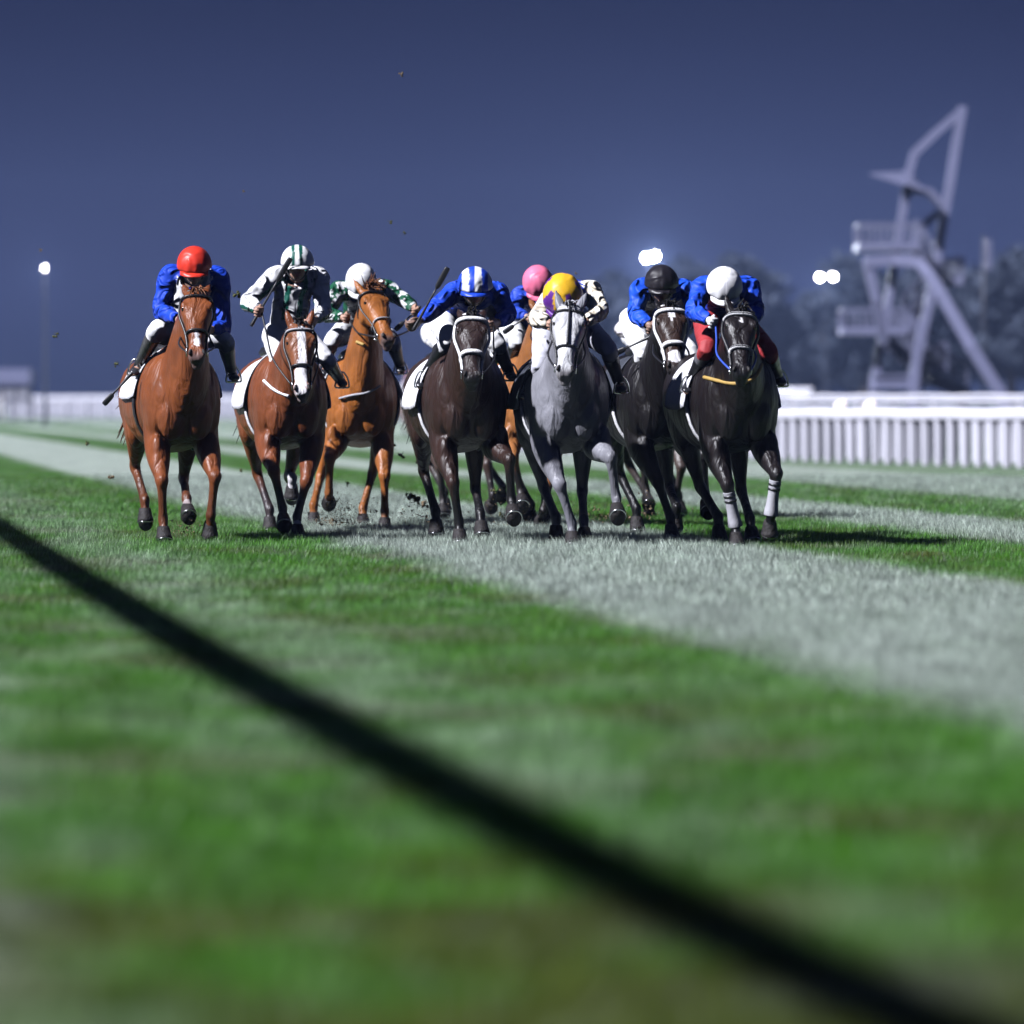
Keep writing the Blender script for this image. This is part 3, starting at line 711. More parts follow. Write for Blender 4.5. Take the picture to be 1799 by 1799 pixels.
    if j.get('eyes'):
        for sg in (-1, 1):
            q = Src(); q.ell(hc + hf * .084 + hs * sg * .033 - hu * .004, (.012, .016, .008), (0, 0, 0), ax); q.build('eye', M['eye'], root)
    # reins run from the bit to the hands
    hp_ = c['hp']; q = Src()
    for nm, sg, bit in (('r', -1, c['bits'][0]), ('l', 1, c['bits'][1])):
        w_ = arms[nm][2] + arms[nm][3] * .08 + B
        if j.get('rein' + nm, 1):
            q.tube([bit, bit * .6 + w_ * .4 + V(0, sg * .05, -.03), bit * .25 + w_ * .75 + V(0, sg * .02, -.03), w_], .0075, n=6, k=4)
    if q.v: q.build('reins', j.get('reinmat', M['black']), c['root'])
    if 'whip' in j:
        (x0, y0, f0), (x1, y1, f1) = j['whip'][:2]; a_, b_ = fr.p(x0, y0, f0), fr.p(x1, y1, f1)
        h_ = arms[j['whip'][2]]; o_ = empty('riding_crop', tuple(wb), fr.rz); tag(o_, j['whip'][3], 'riding crop', 'riding crops held by the riders')
        a_, b_ = a_ - B, b_ - B; d_ = nz(b_ - a_); L_ = np.linalg.norm(b_ - a_); sd2 = nz(np.cross(d_, V(1, 0, 0)))
        q = Src(); q.loft([(*a_, .013, .013), (*(a_ + d_ * .02), .015, .015), (*(a_ + d_ * L_ * .22), .011, .011), (*(a_ + d_ * L_ * .7), .006, .006)], (0, 0, 0), side=sd2, n=10, k=3); q.build('shaft', M['black'], o_)
        q = Src(); q.loft([(*(a_ + d_ * L_ * .66), .007, .007), (*(a_ + d_ * L_ * .72), .020, .008), (*(b_ - d_ * .02), .022, .008), (*b_, .014, .005)], (0, 0, 0), side=sd2, n=10, k=3); q.build('flap', M['black'], o_)
    return root

def plain(col, sleeve=None, front=None):
    def f(part, t, u, q, p):
        if part == 'torso' and front and t > .1: 
            r_ = front(t, u)
            if r_: return r_
        if part != 'torso' and sleeve: return sleeve(t, u, q) or col
        return col
    return f
def star_hit(x, y, r):
    an = math.atan2(y, x) + .3; k = 2 * math.pi / 5; a = (an % k) - k / 2
    return math.hypot(x, y) * (math.cos(a) * 1.0 + abs(math.sin(a)) * 1.9) < r * 1.15
def stars(bg_, fgc):
    def f(t, u, q):
        v = math.copysign(math.acos(max(-1, min(1, u / .075))), q) * .07; tt = t * .55
        r_ = int(tt / .11); x = (tt % .11) - .055; y = ((v + (.055 if r_ % 2 else 0)) % .11) - .055
        return fgc if star_hit(x, y, .047) else bg_
    return f
solid = lambda c_: (lambda s_, f_, u_: c_)
def stripes(a_, b_, w, ph=0):
    return lambda s_, f_, u_: a_ if math.floor((s_ + ph) / w) % 2 == 0 else b_

CHEST, BAY, BLACK = (.165, .047, .014), (.15, .043, .015), (.026, .017, .014)
WB = dict(nose=M['white'], noser=.019, brow=M['white'], browr=.017, cheek=M['white'], cheekr=.012)
UP = ((.35, .25, -.95), (.35, .25, -.95))
HORSES = [
 dict(label='chestnut horse with a dark girth under the red capped rider, first in the row', X=323, Y=955, th=.20, poll=(345, 518, .40), nose=(346, 636), coat=CHEST, points=(.09, .028, .010), muzzle=(.16, .10, .09), hair=M['hairred'],
      mark=[(.54, .74, .012, .026, 0)], RF=(288, 949, .14, 'plant'), LF=(368, 940, .05, 'hang'), RH=(255, 916, -1.25, 'toe'), LH=(331, 906, -1.0, 'reach', (.8, (.3, .25, .25))),
      bridle=dict(), wgirth=0, forelock=22, clo=.08, flare=.05),
 dict(label='bay horse with a broad white blaze and one white sock', X=513, Y=943, th=.16, poll=(527, 574, .55), nose=(531, 697), coat=BAY, points=(.03, .022, .024), face=(.17, .06, .024), muzzle=(.38, .30, .30), hair=M['hairdark'],
      mark=[(.08, .60, .028, .034, .008), (.58, .97, .05, .04, -.008)], RF=(499, 922, .28, 'reach'), LF=(523, 944, .14, 'plant', (.80, (.72, .72, .74))), RH=(474, 930, -1.2, 'toe'), LH=(512, 872, -1.1, 'hang', (.55, (.6, .58, .6))),
      ears=UP, bridle=dict(brow=M['greyband']), drape=[('martingale', M['white'], [(466, 645), (474, 668), (490, 685), (512, 696)], .012, 1.0)], forelock=12),
 dict(label='bright chestnut horse with its head turned aside and its ears up', X=633, Y=930, th=.03, poll=(650, 515, .35), nose=(684, 604), yaw=.42, coat=(.27, .090, .020), points=(.23, .078, .018), muzzle=(.16, .11, .10), hair=M['hairred'],
      RF=(578, 884, .02, 'fold'), LF=(676, 931, .14, 'plant'), RH=(551, 921, -1.0, 'toe'), LH=(638, 925, -1.1, 'plant'), ears=((.35, .1, -1), (.35, .1, -1)), forelock=46, flen=1.5, hl=.60,
      bridle=dict(nose=M['greyband'], noser=.007, cheekr=.007), drape=[('breast_strap', M['greyband'], [(596, 700), (620, 694), (645, 690), (668, 678)], .010, 1.0), ('neck_strap', M['cream'], [(607, 575), (610, 588), (626, 600), (640, 606)], .013, 1.0)]),
 dict(label='dark bay horse with a white fluffy noseband, second from the grey horse', X=825, Y=958, th=.15, poll=(829, 560, .55), nose=(829, 674), coat=(.026, .0125, .0095), points=(.005, .0045, .005), face=(.022, .012, .011), hair=M['hairdark'],
      RF=(808, 954, .14, 'plant'), LF=(902, 908, .3, 'reach'), RH=(766, 936, -1.3, 'toe'), LH=(846, 939, -.9, 'plant'), bridle=WB, forelock=14, flare=.2),
 dict(label='brown horse with black lower legs half hidden behind the grey horse', X=937, Y=930, th=.10, poll=(955, 545, .30), nose=(966, 612), coat=(.26, .10, .03), points=(.02, .016, .015), hair=M['hairdark'],
      RF=(917, 888, .26, 'reach'), LF=(951, 917, .0, 'fold'), RH=(930, 905, -1.3, 'fold'), LH=(960, 938, -1.0, 'plant'), ears=UP, bridle=dict(), forelock=8),
 dict(label='grey horse with a pale face and a thin black bridle', X=1002, Y=962, th=.08, poll=(1001, 544, .5), nose=(992, 665), coat=(.19, .19, .215), points=(.14, .14, .16), face=(.56, .56, .58), muzzle=(.22, .21, .22), hair=M['hairgrey'],
      RF=(1006, 958, .14, 'plant'), LF=(1085, 906, .3, 'reach'), RH=(977, 947, -1.0, 'toe'), LH=(1027, 951, -.8, 'plant'), ears=UP, bridle=dict(center=1, noser=.007, browr=.008, cheekr=.007), cloth=M['darkcloth'], forelock=10),
 dict(label='black horse with a white star and a white nose patch', X=1167, Y=950, th=.16, poll=(1177, 544, .5), nose=(1187, 657), coat=(.0048, .0036, .0042), points=(.004, .004, .004), face=(.032, .016, .011), muzzle=(.03, .025, .025), hair=M['hairdark'],
      mark=[(.10, .30, .036, .010, .0), (.63, .80, .050, .046, 0)], RF=(1180, 945, .14, 'plant'), LF=(1243, 897, .3, 'reach'), RH=(1119, 930, -1.2, 'toe'), LH=(1186, 926, -.9, 'hang'), bridle=WB, cloth=M['darkcloth'], forelock=14),
 dict(label='dark brown horse with banded grey leg bandages and a gold breast collar', X=1303, Y=963, th=.16, poll=(1300, 552, .5), nose=(1302, 666), coat=(.0075, .0050, .0054), points=(.004, .004, .005), face=(.010, .007, .008), hair=M['hairdark'],
      mark=[(.2, .27, .012, .012, 0)], RF=(1294, 960, .14, 'plant', None, 1), LF=(1351, 938, .08, 'hang', None, 1), RH=(1263, 947, -1.0, 'toe'), LH=(1321, 949, -.9, 'plant'),
      ears=((.3, .3, -.9), (.25, -.5, -.6)), bridle=dict(WB, noser=.014, browr=.014, cheek=M['black'], noseline=1), drape=[('breast_collar', M['cream'], [(1243, 645), (1262, 662), (1297, 674), (1330, 664), (1350, 640)], .014, 1.0), ('breast_collar', M['white'], [(1236, 636), (1243, 645), (1262, 662)], .021, 1.0)], flare=.2, forelock=10),
 dict(label='dark horse almost hidden behind the dark bay horse with the white noseband', X=800, Y=917, th=.14, poll=(825, 575, .5), nose=(825, 660), coat=(.05, .03, .025), points=(.02, .016, .016), hair=M['hairdark'],
      RF=(779, 905, .1, 'plant'), LF=(862, 890, .1, 'fold'), RH=(782, 895, -1.2, 'toe'), LH=(880, 872, -1.2, 'fold'), forelock=8, vox=.018),
 dict(label='dark horse almost hidden behind the black horse with the white star', X=1158, Y=915, th=.16, poll=(1182, 575, .5), nose=(1182, 660), coat=(.05, .035, .03), points=(.025, .02, .02), hair=M['hairdark'],
      RF=(1139, 886, .2, 'reach'), LF=(1190, 905, .1, 'plant'), RH=(1140, 905, -1.2, 'toe'), LH=(1195, 900, -1.1, 'plant'), forelock=8, vox=.018),
 dict(label='faint straggling horse far behind between the chestnut and the dark bay', X=722, Y=763.5, th=.2, poll=(724, 682, .5), nose=(724, 707), coat=(.26, .18, .16), points=(.15, .11, .1), hair=M['hairdark'],
      RF=(716, 763, .1, 'plant'), LF=(730, 758, .1, 'fold'), RH=(712, 761, -1.2, 'toe'), LH=(726, 761, -1.1, 'plant'), forelock=4, vox=.03, cloth=M['cloth']),
]
for c in HORSES: horse(c)

def wh(a_, b_): return lambda t, u: WHITE if a_ < abs(u) < b_ else None
JOCKEYS = [
 dict(label='rider in blue and white silks with a plain red cap', helmet=(341, 455), pitch=.35, rs=(298, 486), ls=(384, 490), re=(282, 545, -.2), rh=(322, 566, .12), le=(392, 575, -.2), lh=(366, 580, .1),
      rk=(274, 582, -.1), ra=(245, 640, -.45), rt=(233, 657, -.33), lk=(396, 600, -.1), la=(406, 652, -.45), lt=(414, 668, -.33), cap=solid((.62, .035, .018)), silk=plain(BLUE, None, wh(.03, .17)), hip=(-.28, 0, 1.62), boot=((.03, .028, .032), (.05, .045, .05)),
      whip=((232, 655, -.2), (182, 711, -.25), 'r', 'dark riding crop slanting down past the boot of the red capped rider')),
 dict(label='rider in white silks with green stripes, cap striped to match', helmet=(522, 451), pitch=.12, rs=(484, 486), ls=(560, 488), re=(436, 530, -.12), rh=(459, 548, .14), le=(568, 545, -.1), lh=(550, 566, .15), reinr=1,
      rk=(489, 632, -.05), ra=(458, 680, -.42), rt=(447, 700, -.32), lk=(574, 632, -.05), la=(596, 665, -.42), lt=(604, 678, -.32), hip=(-.30, 0, 1.60), gog=.035, eyes=1,
      cap=lambda s_, f_, u_: GREEN if .12 < s_ + .02 < .34 or -.34 < s_ + .02 < -.12 else WHITE, peak=WHITE, skin=(.46, .27, .2),
      silk=plain(WHITE, lambda t, u, q: GREEN if -.048 < u < -.008 else None, lambda t, u: GREEN if .045 < abs(u) < .085 else None), breeches=WHITE,
      whip=((441, 573, .12), (511, 453, .2), 'r', 'thin riding crop held up across the shoulder of the green and white rider')),
 dict(label='rider in dark green silks with white stars and a white cap', helmet=(634, 486), pitch=.75, rs=(594, 512), ls=(678, 508), re=(573, 552, -.15), rh=(612, 560, .1), le=(708, 526, -.15), lh=(735, 546, .1),
      rk=(583, 600, -.1), ra=(572, 640, -.45), rt=(570, 660, -.35), lk=(690, 600, -.1), la=(702, 640, -.45), lt=(705, 655, -.35), cap=solid(WHITE), silk=plain((.006, .075, .035), stars((.006, .075, .035), WHITE), wh(.03, .12)),
      whip=((739, 538, .12), (694, 580, .15), 'l', 'short riding crop in the outstretched hand of the starred rider')),
 dict(label='rider in plain blue silks with a blue and white striped cap, arm thrown out', helmet=(834, 491), pitch=.30, rs=(800, 515), ls=(874, 516), re=(765, 541, -.12), rh=(728, 572, .02), le=(893, 552, -.15), lh=(868, 572, .1), reinr=0, zip=1,
      rk=(787, 598, -.1), ra=(750, 655, -.45), rt=(737, 682, -.33), lk=(872, 602, -.1), la=(893, 650, -.45), lt=(900, 665, -.33), cap=stripes(WHITE, BLUE, .36, .72), peak=BLUE, silk=plain(BLUE), skin=(.2, .12, .09),
      whip=((726, 580, .04), (787, 470, .12), 'r', 'riding crop pointing up from the fist of the rider with the striped cap')),
 dict(label='rider in blue silks with a pink cap behind the grey horse', helmet=(945, 489), pitch=.75, yaw=.1, roll=.15, rs=(914, 520), ls=(985, 520), re=(900, 550, -.1), rh=(936, 560, .12), le=(985, 560, -.1), lh=(960, 566, .12),
      rk=(909, 598, -.1), ra=(893, 642, -.45), rt=(888, 660, -.33), lk=(985, 600, -.1), la=(995, 640, -.45), lt=(998, 650, -.33), cap=solid((.72, .16, .28)), silk=plain((.02, .06, .46)),
      whip=((940, 546, .13), (884, 585, .1), 'r', 'riding crop slanting down behind the head of the dark bay horse')),
 dict(label='rider in a purple cap with a yellow star, white sleeves over a blue back', helmet=(988, 512), pitch=.85, hk=1.12, yaw=-.05, rs=(966, 530), ls=(1038, 512), re=(944, 560, -.05), rh=(974, 572, .2), le=(1054, 546, -.05), lh=(1022, 572, .2),
      rk=(950, 640, -.1), ra=(928, 682, -.45), rt=(920, 700, -.33), lk=(1068, 614, -.1), la=(1086, 668, -.45), lt=(1096, 690, -.33),
      cap=lambda s_, f_, u_: (.70, .40, .02) if (u_ > .80 or abs(math.sin(2.5 * math.atan2(f_, s_) + .3)) > .25 + .75 * (1 - u_)) else (.10, .02, .22), peak=(.10, .02, .22),
      silk=plain((.02, .05, .40), lambda t, u, q: (.74, .66, .52) if math.sin(t * 40 + u * 60) > -.6 else (.75, .75, .74)), breeches=(.55, .55, .62)),
 dict(label='rider in blue silks with a white collar and a black cap', helmet=(1162, 487), pitch=.30, rs=(1126, 508), ls=(1202, 510), re=(1117, 552, -.15), rh=(1148, 578, .1), le=(1212, 560, -.15), lh=(1196, 580, .1),
      rk=(1130, 622, -.1), ra=(1103, 668, -.45), rt=(1092, 684, -.33), lk=(1214, 622, -.1), la=(1230, 664, -.45), lt=(1236, 676, -.33), cap=solid((.014, .012, .016)), silk=plain((.012, .075, .55), None, wh(.02, .10)), skin=(.25, .15, .11),
      whip=((1150, 588, .12), (1074, 624, .0), 'r', 'long dark riding crop slanting towards the boot of the grey horse rider')),
 dict(label='rider with red breeches, white cap and white gloves', helmet=(1273, 494), pitch=.65, yaw=.02, rs=(1234, 506), ls=(1316, 506), re=(1219, 548, -.1), rh=(1256, 568, .15), le=(1328, 545, -.15), lh=(1312, 575, .1), glover=WHITE, glovel=WHITE,
      rk=(1243, 612, -.05), ra=(1216, 665, -.45), rt=(1205, 690, -.33), lk=(1350, 618, -.1), la=(1366, 660, -.45), lt=(1374, 676, -.33), cap=lambda s_, f_, u_: (.55, .55, .6) if abs(abs(s_) - .08) < .02 else (.80, .80, .82), silk=plain((.012, .065, .55)), breeches=(.34, .035, .04),
      boot=((.014, .014, .017), (.16, .16, .18)), reinmat=mat('blue_rein', (.03, .08, .45), .5)),
 dict(label='rider in a dark grey jacket almost hidden behind the striped cap rider', helmet=(836, 520), pitch=.5, rs=(806, 540), ls=(866, 540), re=(781, 556, -.2), rh=(792, 588, .1), le=(880, 575, -.2), lh=(860, 590, .1),
      rk=(800, 620, -.1), ra=(790, 650, -.45), rt=(786, 665, -.33), lk=(865, 620, -.1), la=(870, 650, -.45), lt=(872, 665, -.33), cap=solid((.3, .3, .32)), silk=plain((.10, .11, .14))),
 dict(label='rider in a pink and white sleeve almost hidden behind the black capped rider', helmet=(1166, 520), pitch=.5, rs=(1136, 545), ls=(1196, 545), re=(1092, 578, -.2), rh=(1130, 594, .1), le=(1206, 575, -.2), lh=(1190, 590, .1),
      rk=(1136, 620, -.1), ra=(1130, 655, -.45), rt=(1128, 668, -.33), lk=(1205, 620, -.1), la=(1208, 655, -.45), lt=(1210, 668, -.33), cap=solid((.5, .1, .2)), silk=plain((.62, .36, .40), lambda t, u, q: (.72, .68, .70) if t > .42 else None)),
 dict(label='faint rider in a reddish cap far behind on the straggling horse', helmet=(722, 660), pitch=.4, rs=(715, 666), ls=(729, 666), re=(713, 675, -.2), rh=(720, 680, .1), le=(731, 675, -.2), lh=(724, 680, .1),
      rk=(712, 688, -.1), ra=(707, 700, -.45), rt=(705, 703, -.33), lk=(733, 688, -.1), la=(737, 700, -.45), lt=(738, 703, -.33), cap=solid((.6, .2, .2)), silk=plain((.62, .48, .52))),
]
for c, j in zip(HORSES, JOCKEYS): jockey(c, j)

# ------------------------------------------------------------------ added unseen cable beside the camera, shaped to lay the shadow on the turf
def add_shadow_caster():
    h = 2.3; disp = h / math.tan(ELEV)
    root = empty('shadow_caster', (-2, 8, 0)); o0 = V(-2, 8, 0)
    tag(root, 'added thick cable just out of frame whose long dark shadow crosses the near grass', 'caster')
    pts = []
    for y in np.linspace(3, 66, 43):
        x = 1.42 + 3.7 / max(y, 7.5) - .132 * y
        pts.append((x - disp * math.cos(AZ), y - disp * math.sin(AZ), h))
    pts = np.array(pts) - o0
    q = Src(); q.tube(pts, .118, n=12, k=2, side=(1, 0, 0)); q.build('caster', M['black'], root)
    for i in (0, 42):
        p = pts[i]; q = Src(); q.tube([(p[0], p[1], 0), (p[0], p[1], h * .5), (p[0], p[1], h + .25)], [.09, .08, .07], n=10, k=3, side=(0, 1, 0)); q.build('post', M['pole'], root)
add_shadow_caster()

# ------------------------------------------------------------------ white fence round the bend
def fence(name, label, pts, h, spacing, pw, barh, barw, up2=None, maxp=100):
    P = cat(np.array(pts, float), 12); o0 = V(P[0][0], P[0][1], 0)
    root = empty(name, tuple(o0)); tag(root, label, 'fence')
    seg = np.linalg.norm(np.diff(P, axis=0), axis=1); cum = np.concatenate([[0], np.cumsum(seg)]); Ltot = cum[-1]
    pos = lambda s_: V(np.interp(s_, cum, P[:, 0]), np.interp(s_, cum, P[:, 1]), 0) - o0
    n = min(int(Ltot / spacing), maxp); first = None
    q = Src()
    ss = np.linspace(0, Ltot, 60)
    q.loft([(*(pos(a_) + V(0, 0, h - barh / 2 + .012 * math.sin(i * 1.7))), barw / 2, barh / 2) for i, a_ in enumerate(ss)], (1, 1, 1), side=(1, 0, 0), n=12, k=1, e=3)
    q.build('top_rail', M['rail'], root)
    if up2:
        q = Src(); q.loft([(*(pos(a_) + V(0, 0, up2)), .03, .05) for a_ in ss], (1, 1, 1), side=(1, 0, 0), n=8, k=1); q.build('lower_rail', M['rail'], root)
    for i in range(n):
        p = pos(i * spacing + .1)
        if first is None:
            q = Src(); q.loft([(0, 0, -.02, pw * .42, pw * .42), (0, 0, .1, pw * .45, pw * .45), (0, 0, h * .6, pw * .5, pw * .5), (0, 0, h - barh * .75, pw * .55, pw * .55), (.0, 0, h - barh * .4, pw * .42, pw * .42)], (1, 1, 1), side=(1, 0, 0), n=16, k=2, e=3.5)
            first = q.build('post', M['rail'], root); first.location = tuple(p)
        else:
            o = first.copy(); COL.objects.link(o); o.parent = root; o.location = tuple(p)
fence('white_fence', 'white running fence of close set posts right of the bandaged horse', [(13.5, 70), (8.46, 86.6), (5.1, 98), (2.4, 108), (-1.5, 121)], 1.0, .62, .155, .25, .2, None, 92)
fence('white_fence', 'nearest row of the pale fence doubled behind the close set white posts', [(15.0, 78), (9.6, 93), (6.2, 104), (3.3, 114), (-1.0, 127)], .93, .60, .22, .22, .16, None, 90)
fence('white_fence', 'long low pale fence across the far end of the turf, behind the chestnut horses', [(-46, 420), (-24, 400), (-8, 350), (2, 280), (12, 210)], 1.75, 2.2, .35, .35, .2, .9, 90)
fence('white_fence', 'higher thin pale rail in front of the white steel tower', [(24, 112), (16, 118), (8, 126), (5, 133)], 1.30, 2.6, .06, .09, .07, 1.13, 20)
def wall(name, label, cat_, m, a_, b_, h, th=.25):
    q = Src(); o0 = (V(*a_, 0) + V(*b_, 0)) / 2
    q.box(V(*a_, h / 2) - o0, V(*b_, h / 2) - o0, th, h)
    o = q.build(name, m, None, False); o.location = tuple(o0); tag(o, label, cat_); return o
wall('boundary_wall', 'low pale boundary wall running along the far left end of the track', 'wall', M['booth'], (-42, 436), (-20, 428), 1.85)

# ------------------------------------------------------------------ viewing booth far left
def booth():
    d = 350; k = d / F; c0 = at(8, 0, d); root = empty('viewing_booth', (c0.x, d, 0)); tag(root, 'white raised booth with a row of windows at the far left edge', 'building')
    w, z0, z1, dep = 3.7, 1.6, 3.45, 3.0
    q = Src(); q.box((-w / 2, 0, 2.95), (w / 2, 0, 2.95), dep, 1.05); q.build('roof_fascia', M['steelwhite'], root, False)
    q = Src(); q.box((-w / 2 + .1, .1, 1.9), (w / 2 - .1, .1, 1.9), dep - .3, 1.05); q.build('cabin_wall', M['boothdark'], root, False)
    q = Src(); q.box((-w / 2, 0, 1.28), (w / 2, 0, 1.28), dep, .18); q.build('floor', M['booth'], root, False)
    for i in range(4):
        x = -w / 2 + .5 + i * .9
        q = Src(); q.box((x - .36, -dep / 2 + .22, 1.93), (x + .36, -dep / 2 + .22, 1.93), .06, .85); q.build('window', M['boothwin'], root, False)
    for x in (-w / 2 + .1, -.6, .6, w / 2 - .1):
        for y in (-dep / 2 + .1, dep / 2 - .1):
            q = Src(); q.box((x, y, 0), (x, y, 1.2), .14, .14); q.build('leg', M['booth'], root, False)
    for i, x in enumerate((-1.0, .05)):
        p = Src(); p.ell((0, 0, 1.60), (.11, .12, .14), (.2, .13, .1)); p.loft([(0, 0, .05, .16, .14), (0, 0, .8, .2, .15), (0, 0, 1.3, .22, .13), (0, 0, 1.45, .1, .09)], (.72, .72, .75), side=(1, 0, 0), n=12, k=3)
        for sg in (-1, 1): p.loft([(sg * .22, 0, 1.35, .06, .06), (sg * .27, 0, 1.05, .055, .055), (sg * .26, -.05, .8, .045, .045)], (.72, .72, .75), side=(1, 0, 0), n=8, k=2)
        o = p.remesh('person', M['silk'], None, .03, 2); o.location = (c0.x + x, d - 2.6, 0)
        tag(o, ('blurred figure in long white clothes left of its companion below the booth', 'blurred figure in long white clothes right of its companion below the booth')[i], 'person', 'figures standing below the booth')
booth()

# ------------------------------------------------------------------ white steel tower
def tower():
    D = 160; k = D / F
    o0 = V(at(1620, 0, D)); o0[2] = 0
    root = empty('steel_tower', tuple(o0)); tag(root, 'tall slanting white steel tower with balconies beyond the fence', 'tower')
    def p(X, Y, dy=0):
        d = D + dy; return V(at(X, Y, d)) - o0
    def bar(name, pts, r, m=M['steelwhite']):
        q = Src()
        for i in range(len(pts) - 1):
            u = nz(pts[i + 1] - pts[i]); q.box(pts[i] - u * r * .45, pts[i + 1] + u * r * .45, 2 * r + .006 * (i % 2), 2 * r + .006 * (i % 2), up=(0, 1, 0))
        q.build(name, m, root, False)
    g = lambda X, dy: p(X, HZ, dy) * V(1, 1, 0)
    bar('mast', [p(1691, 190), p(1680, 250), p(1668, 330), p(1656, 395), p(1643, 478), p(1632, 530), p(1606, 640), g(1592, 0)], .13)
    bar('mast', [p(1690, 194), p(1640, 237), p(1606, 270), p(1598, 300), p(1590, 350), p(1578, 424), p(1566, 500), p(1553, 575), p(1535, 680), g(1531, 0)], .12)
    bar('crossbar', [p(1592, 338), p(1612, 333), p(1634, 338), p(1652, 358)], .12)
    bar('crossbar', [p(1648, 374), p(1612, 405), p(1606, 432)], .11)
    bar('stay', [p(1524, 461, -1.5), p(1540, 530, -1.5), p(1552, 600, -1.3)], .14)
    bar('leg', [p(1524, 460, -1.5), p(1570, 456, -1.5), p(1614, 460, -1.6), p(1632, 482, -1.7), p(1652, 515, -1.8), p(1708, 612, -2), p(1762, 697, -2), g(1776, -2)], .17)
    bar('leg', [p(1640, 500, -1.4), p(1628, 552, -1.4), p(1610, 625, -1.4), g(1600, -1.4)], .14)
    # sail canopy
    q = Src(); A_, B_, C_, D_ = p(1528, 304, -1.2), p(1590, 324, -1.4), p(1628, 338, -1.0), p(1596, 300, 1.2)
    q.v += [A_, B_, C_, D_] + [v + V(0, 0, -.05) for v in (A_, B_, C_, D_)]; q.c += [(1, 1, 1)] * 8
    q.f += [(0, 1, 2, 3), (7, 6, 5, 4), (0, 4, 5, 1), (1, 5, 6, 2), (2, 6, 7, 3), (3, 7, 4, 0)]; q.build('canopy', M['railing'], root, False)
    def deck(x0, x1, yf, yr, dy=0, dep=2.2, slope=0):
        a_, b_ = p(x0, yf, dy), p(x1, yf - slope, dy); q = Src(); q.box(a_, b_, dep, .22); o = q.build('deck', M['steelwhite'], root, False)
        hh = (yf - yr) * k
        for s_ in (-1, 1):
            q = Src(); yy = V(0, s_ * (dep / 2 - .06), 0)
            q.box(a_ + yy + V(0, 0, hh), b_ + yy + V(0, 0, hh), .09, .09)
            for z in (.33, .66): q.box(a_ + yy + V(0, 0, hh * z), b_ + yy + V(0, 0, hh * z), .03, .03)
            for i in range(6):
                t = .02 + i * .96 / 5; b0 = a_ * (1 - t) + b_ * t + yy; q.box(b0 + V(0, 0, .11), b0 + V(0, 0, hh - .045), .10 if i in (0, 5) else .05, .06)
            q.build('railing', M['railing'], root, False)
        q = Src(); q.box(a_ + V(.05, -dep / 2 + .1, hh), a_ + V(.05, dep / 2 - .1, hh), .09, .09); q.build('railing', M['railing'], root, False)
    deck(1504, 1612, 435, 396); deck(1476, 1590, 582, 544, .5); deck(1650, 1688, 500, 460, 1, 2.0, 6); deck(1628, 1660, 652, 610, 1, 2.0, 8); deck(1532, 1622, 676, 660, 0, 2.4)
    def flight(x0, y0, x1, y1, dy, w=1.2):
        a_, b_ = p(x0, y0, dy), p(x1, y1, dy); n = max(5, int(abs(b_[2] - a_[2]) / .2)); q = Src()
        for s_ in (-1, 1): q.box(a_ + V(0, s_ * w / 2, 0), b_ + V(0, s_ * w / 2, 0), .06, .34)
        for i in range(n):
            t = (i + .5) / n; m_ = a_ * (1 - t) + b_ * t; q.box(m_ + V(0, -w / 2 + .04, 0), m_ + V(0, w / 2 - .04, 0), .28, .04)
        q.build('stair', M['railing'], root, False)
        for s_ in (-1, 1):
            q = Src(); q.box(a_ + V(0, s_ * w / 2, .95), b_ + V(0, s_ * w / 2, .95), .07, .07); q.box(a_ + V(0, s_ * w / 2, .5), b_ + V(0, s_ * w / 2, .5), .04, .04)
            for t in (.04, .35, .65, .96): m_ = a_ * (1 - t) + b_ * t + V(0, s_ * w / 2, 0); q.box(m_, m_ + V(0, 0, .96), .05, .05)
            q.build('handrail', M['railing'], root, False)
    flight(1585, 580, 1652, 508, 1.9); flight(1606, 440, 1650, 498, 1.9); flight(1558, 600, 1626, 654, 1.9); flight(1700, 692, 1630, 664, 1.6); flight(1590, 640, 1628, 578, 3.3)
tower()

# ------------------------------------------------------------------ floodlight masts, pole sign
def flood(X, Y, d, label, heads, m, r, glow):
    c0 = at(X, Y, d); root = empty('floodlight_mast', (c0.x, d, 0)); tag(root, label, 'floodlight', 'lit floodlights in the distance')
    q = Src(); q.tube([(0, .3, 0), (0, .3, c0.z * .5), (0, .3, c0.z)], [.09, .06, .04], n=10, k=2, side=(1, 0, 0)); q.build('pole', M['pole'], root)
    for dx, dz in heads:
        q = Src(); q.loft([(dx, .25, c0.z + dz, r * .5, r * .5), (dx, .05, c0.z + dz, r * .9, r * .9), (dx, -.05, c0.z + dz, r * .95, r * .95)], (1, 1, 1), side=(1, 0, 0), n=16, k=1); h_ = q.build('lamp_head', M['lampbody'], root)
        q = Src(); q.ell((dx, -.06, c0.z + dz), (r, .04, r), (1, 1, 1)); q.build('lens', m, h_)
    if glow:
        pl = bpy.data.lights.new('floodlight_glow', 'SPOT'); po = bpy.data.objects.new('bulb', pl); COL.objects.link(po); po.parent = root
        po.location = (0, -.6, c0.z); po.rotation_euler = (R(-74), 0, 0); pl.energy = glow; pl.spot_size = R(150); pl.spot_blend = 1; pl.shadow_soft_size = .3; pl.color = (.85, .92, 1)

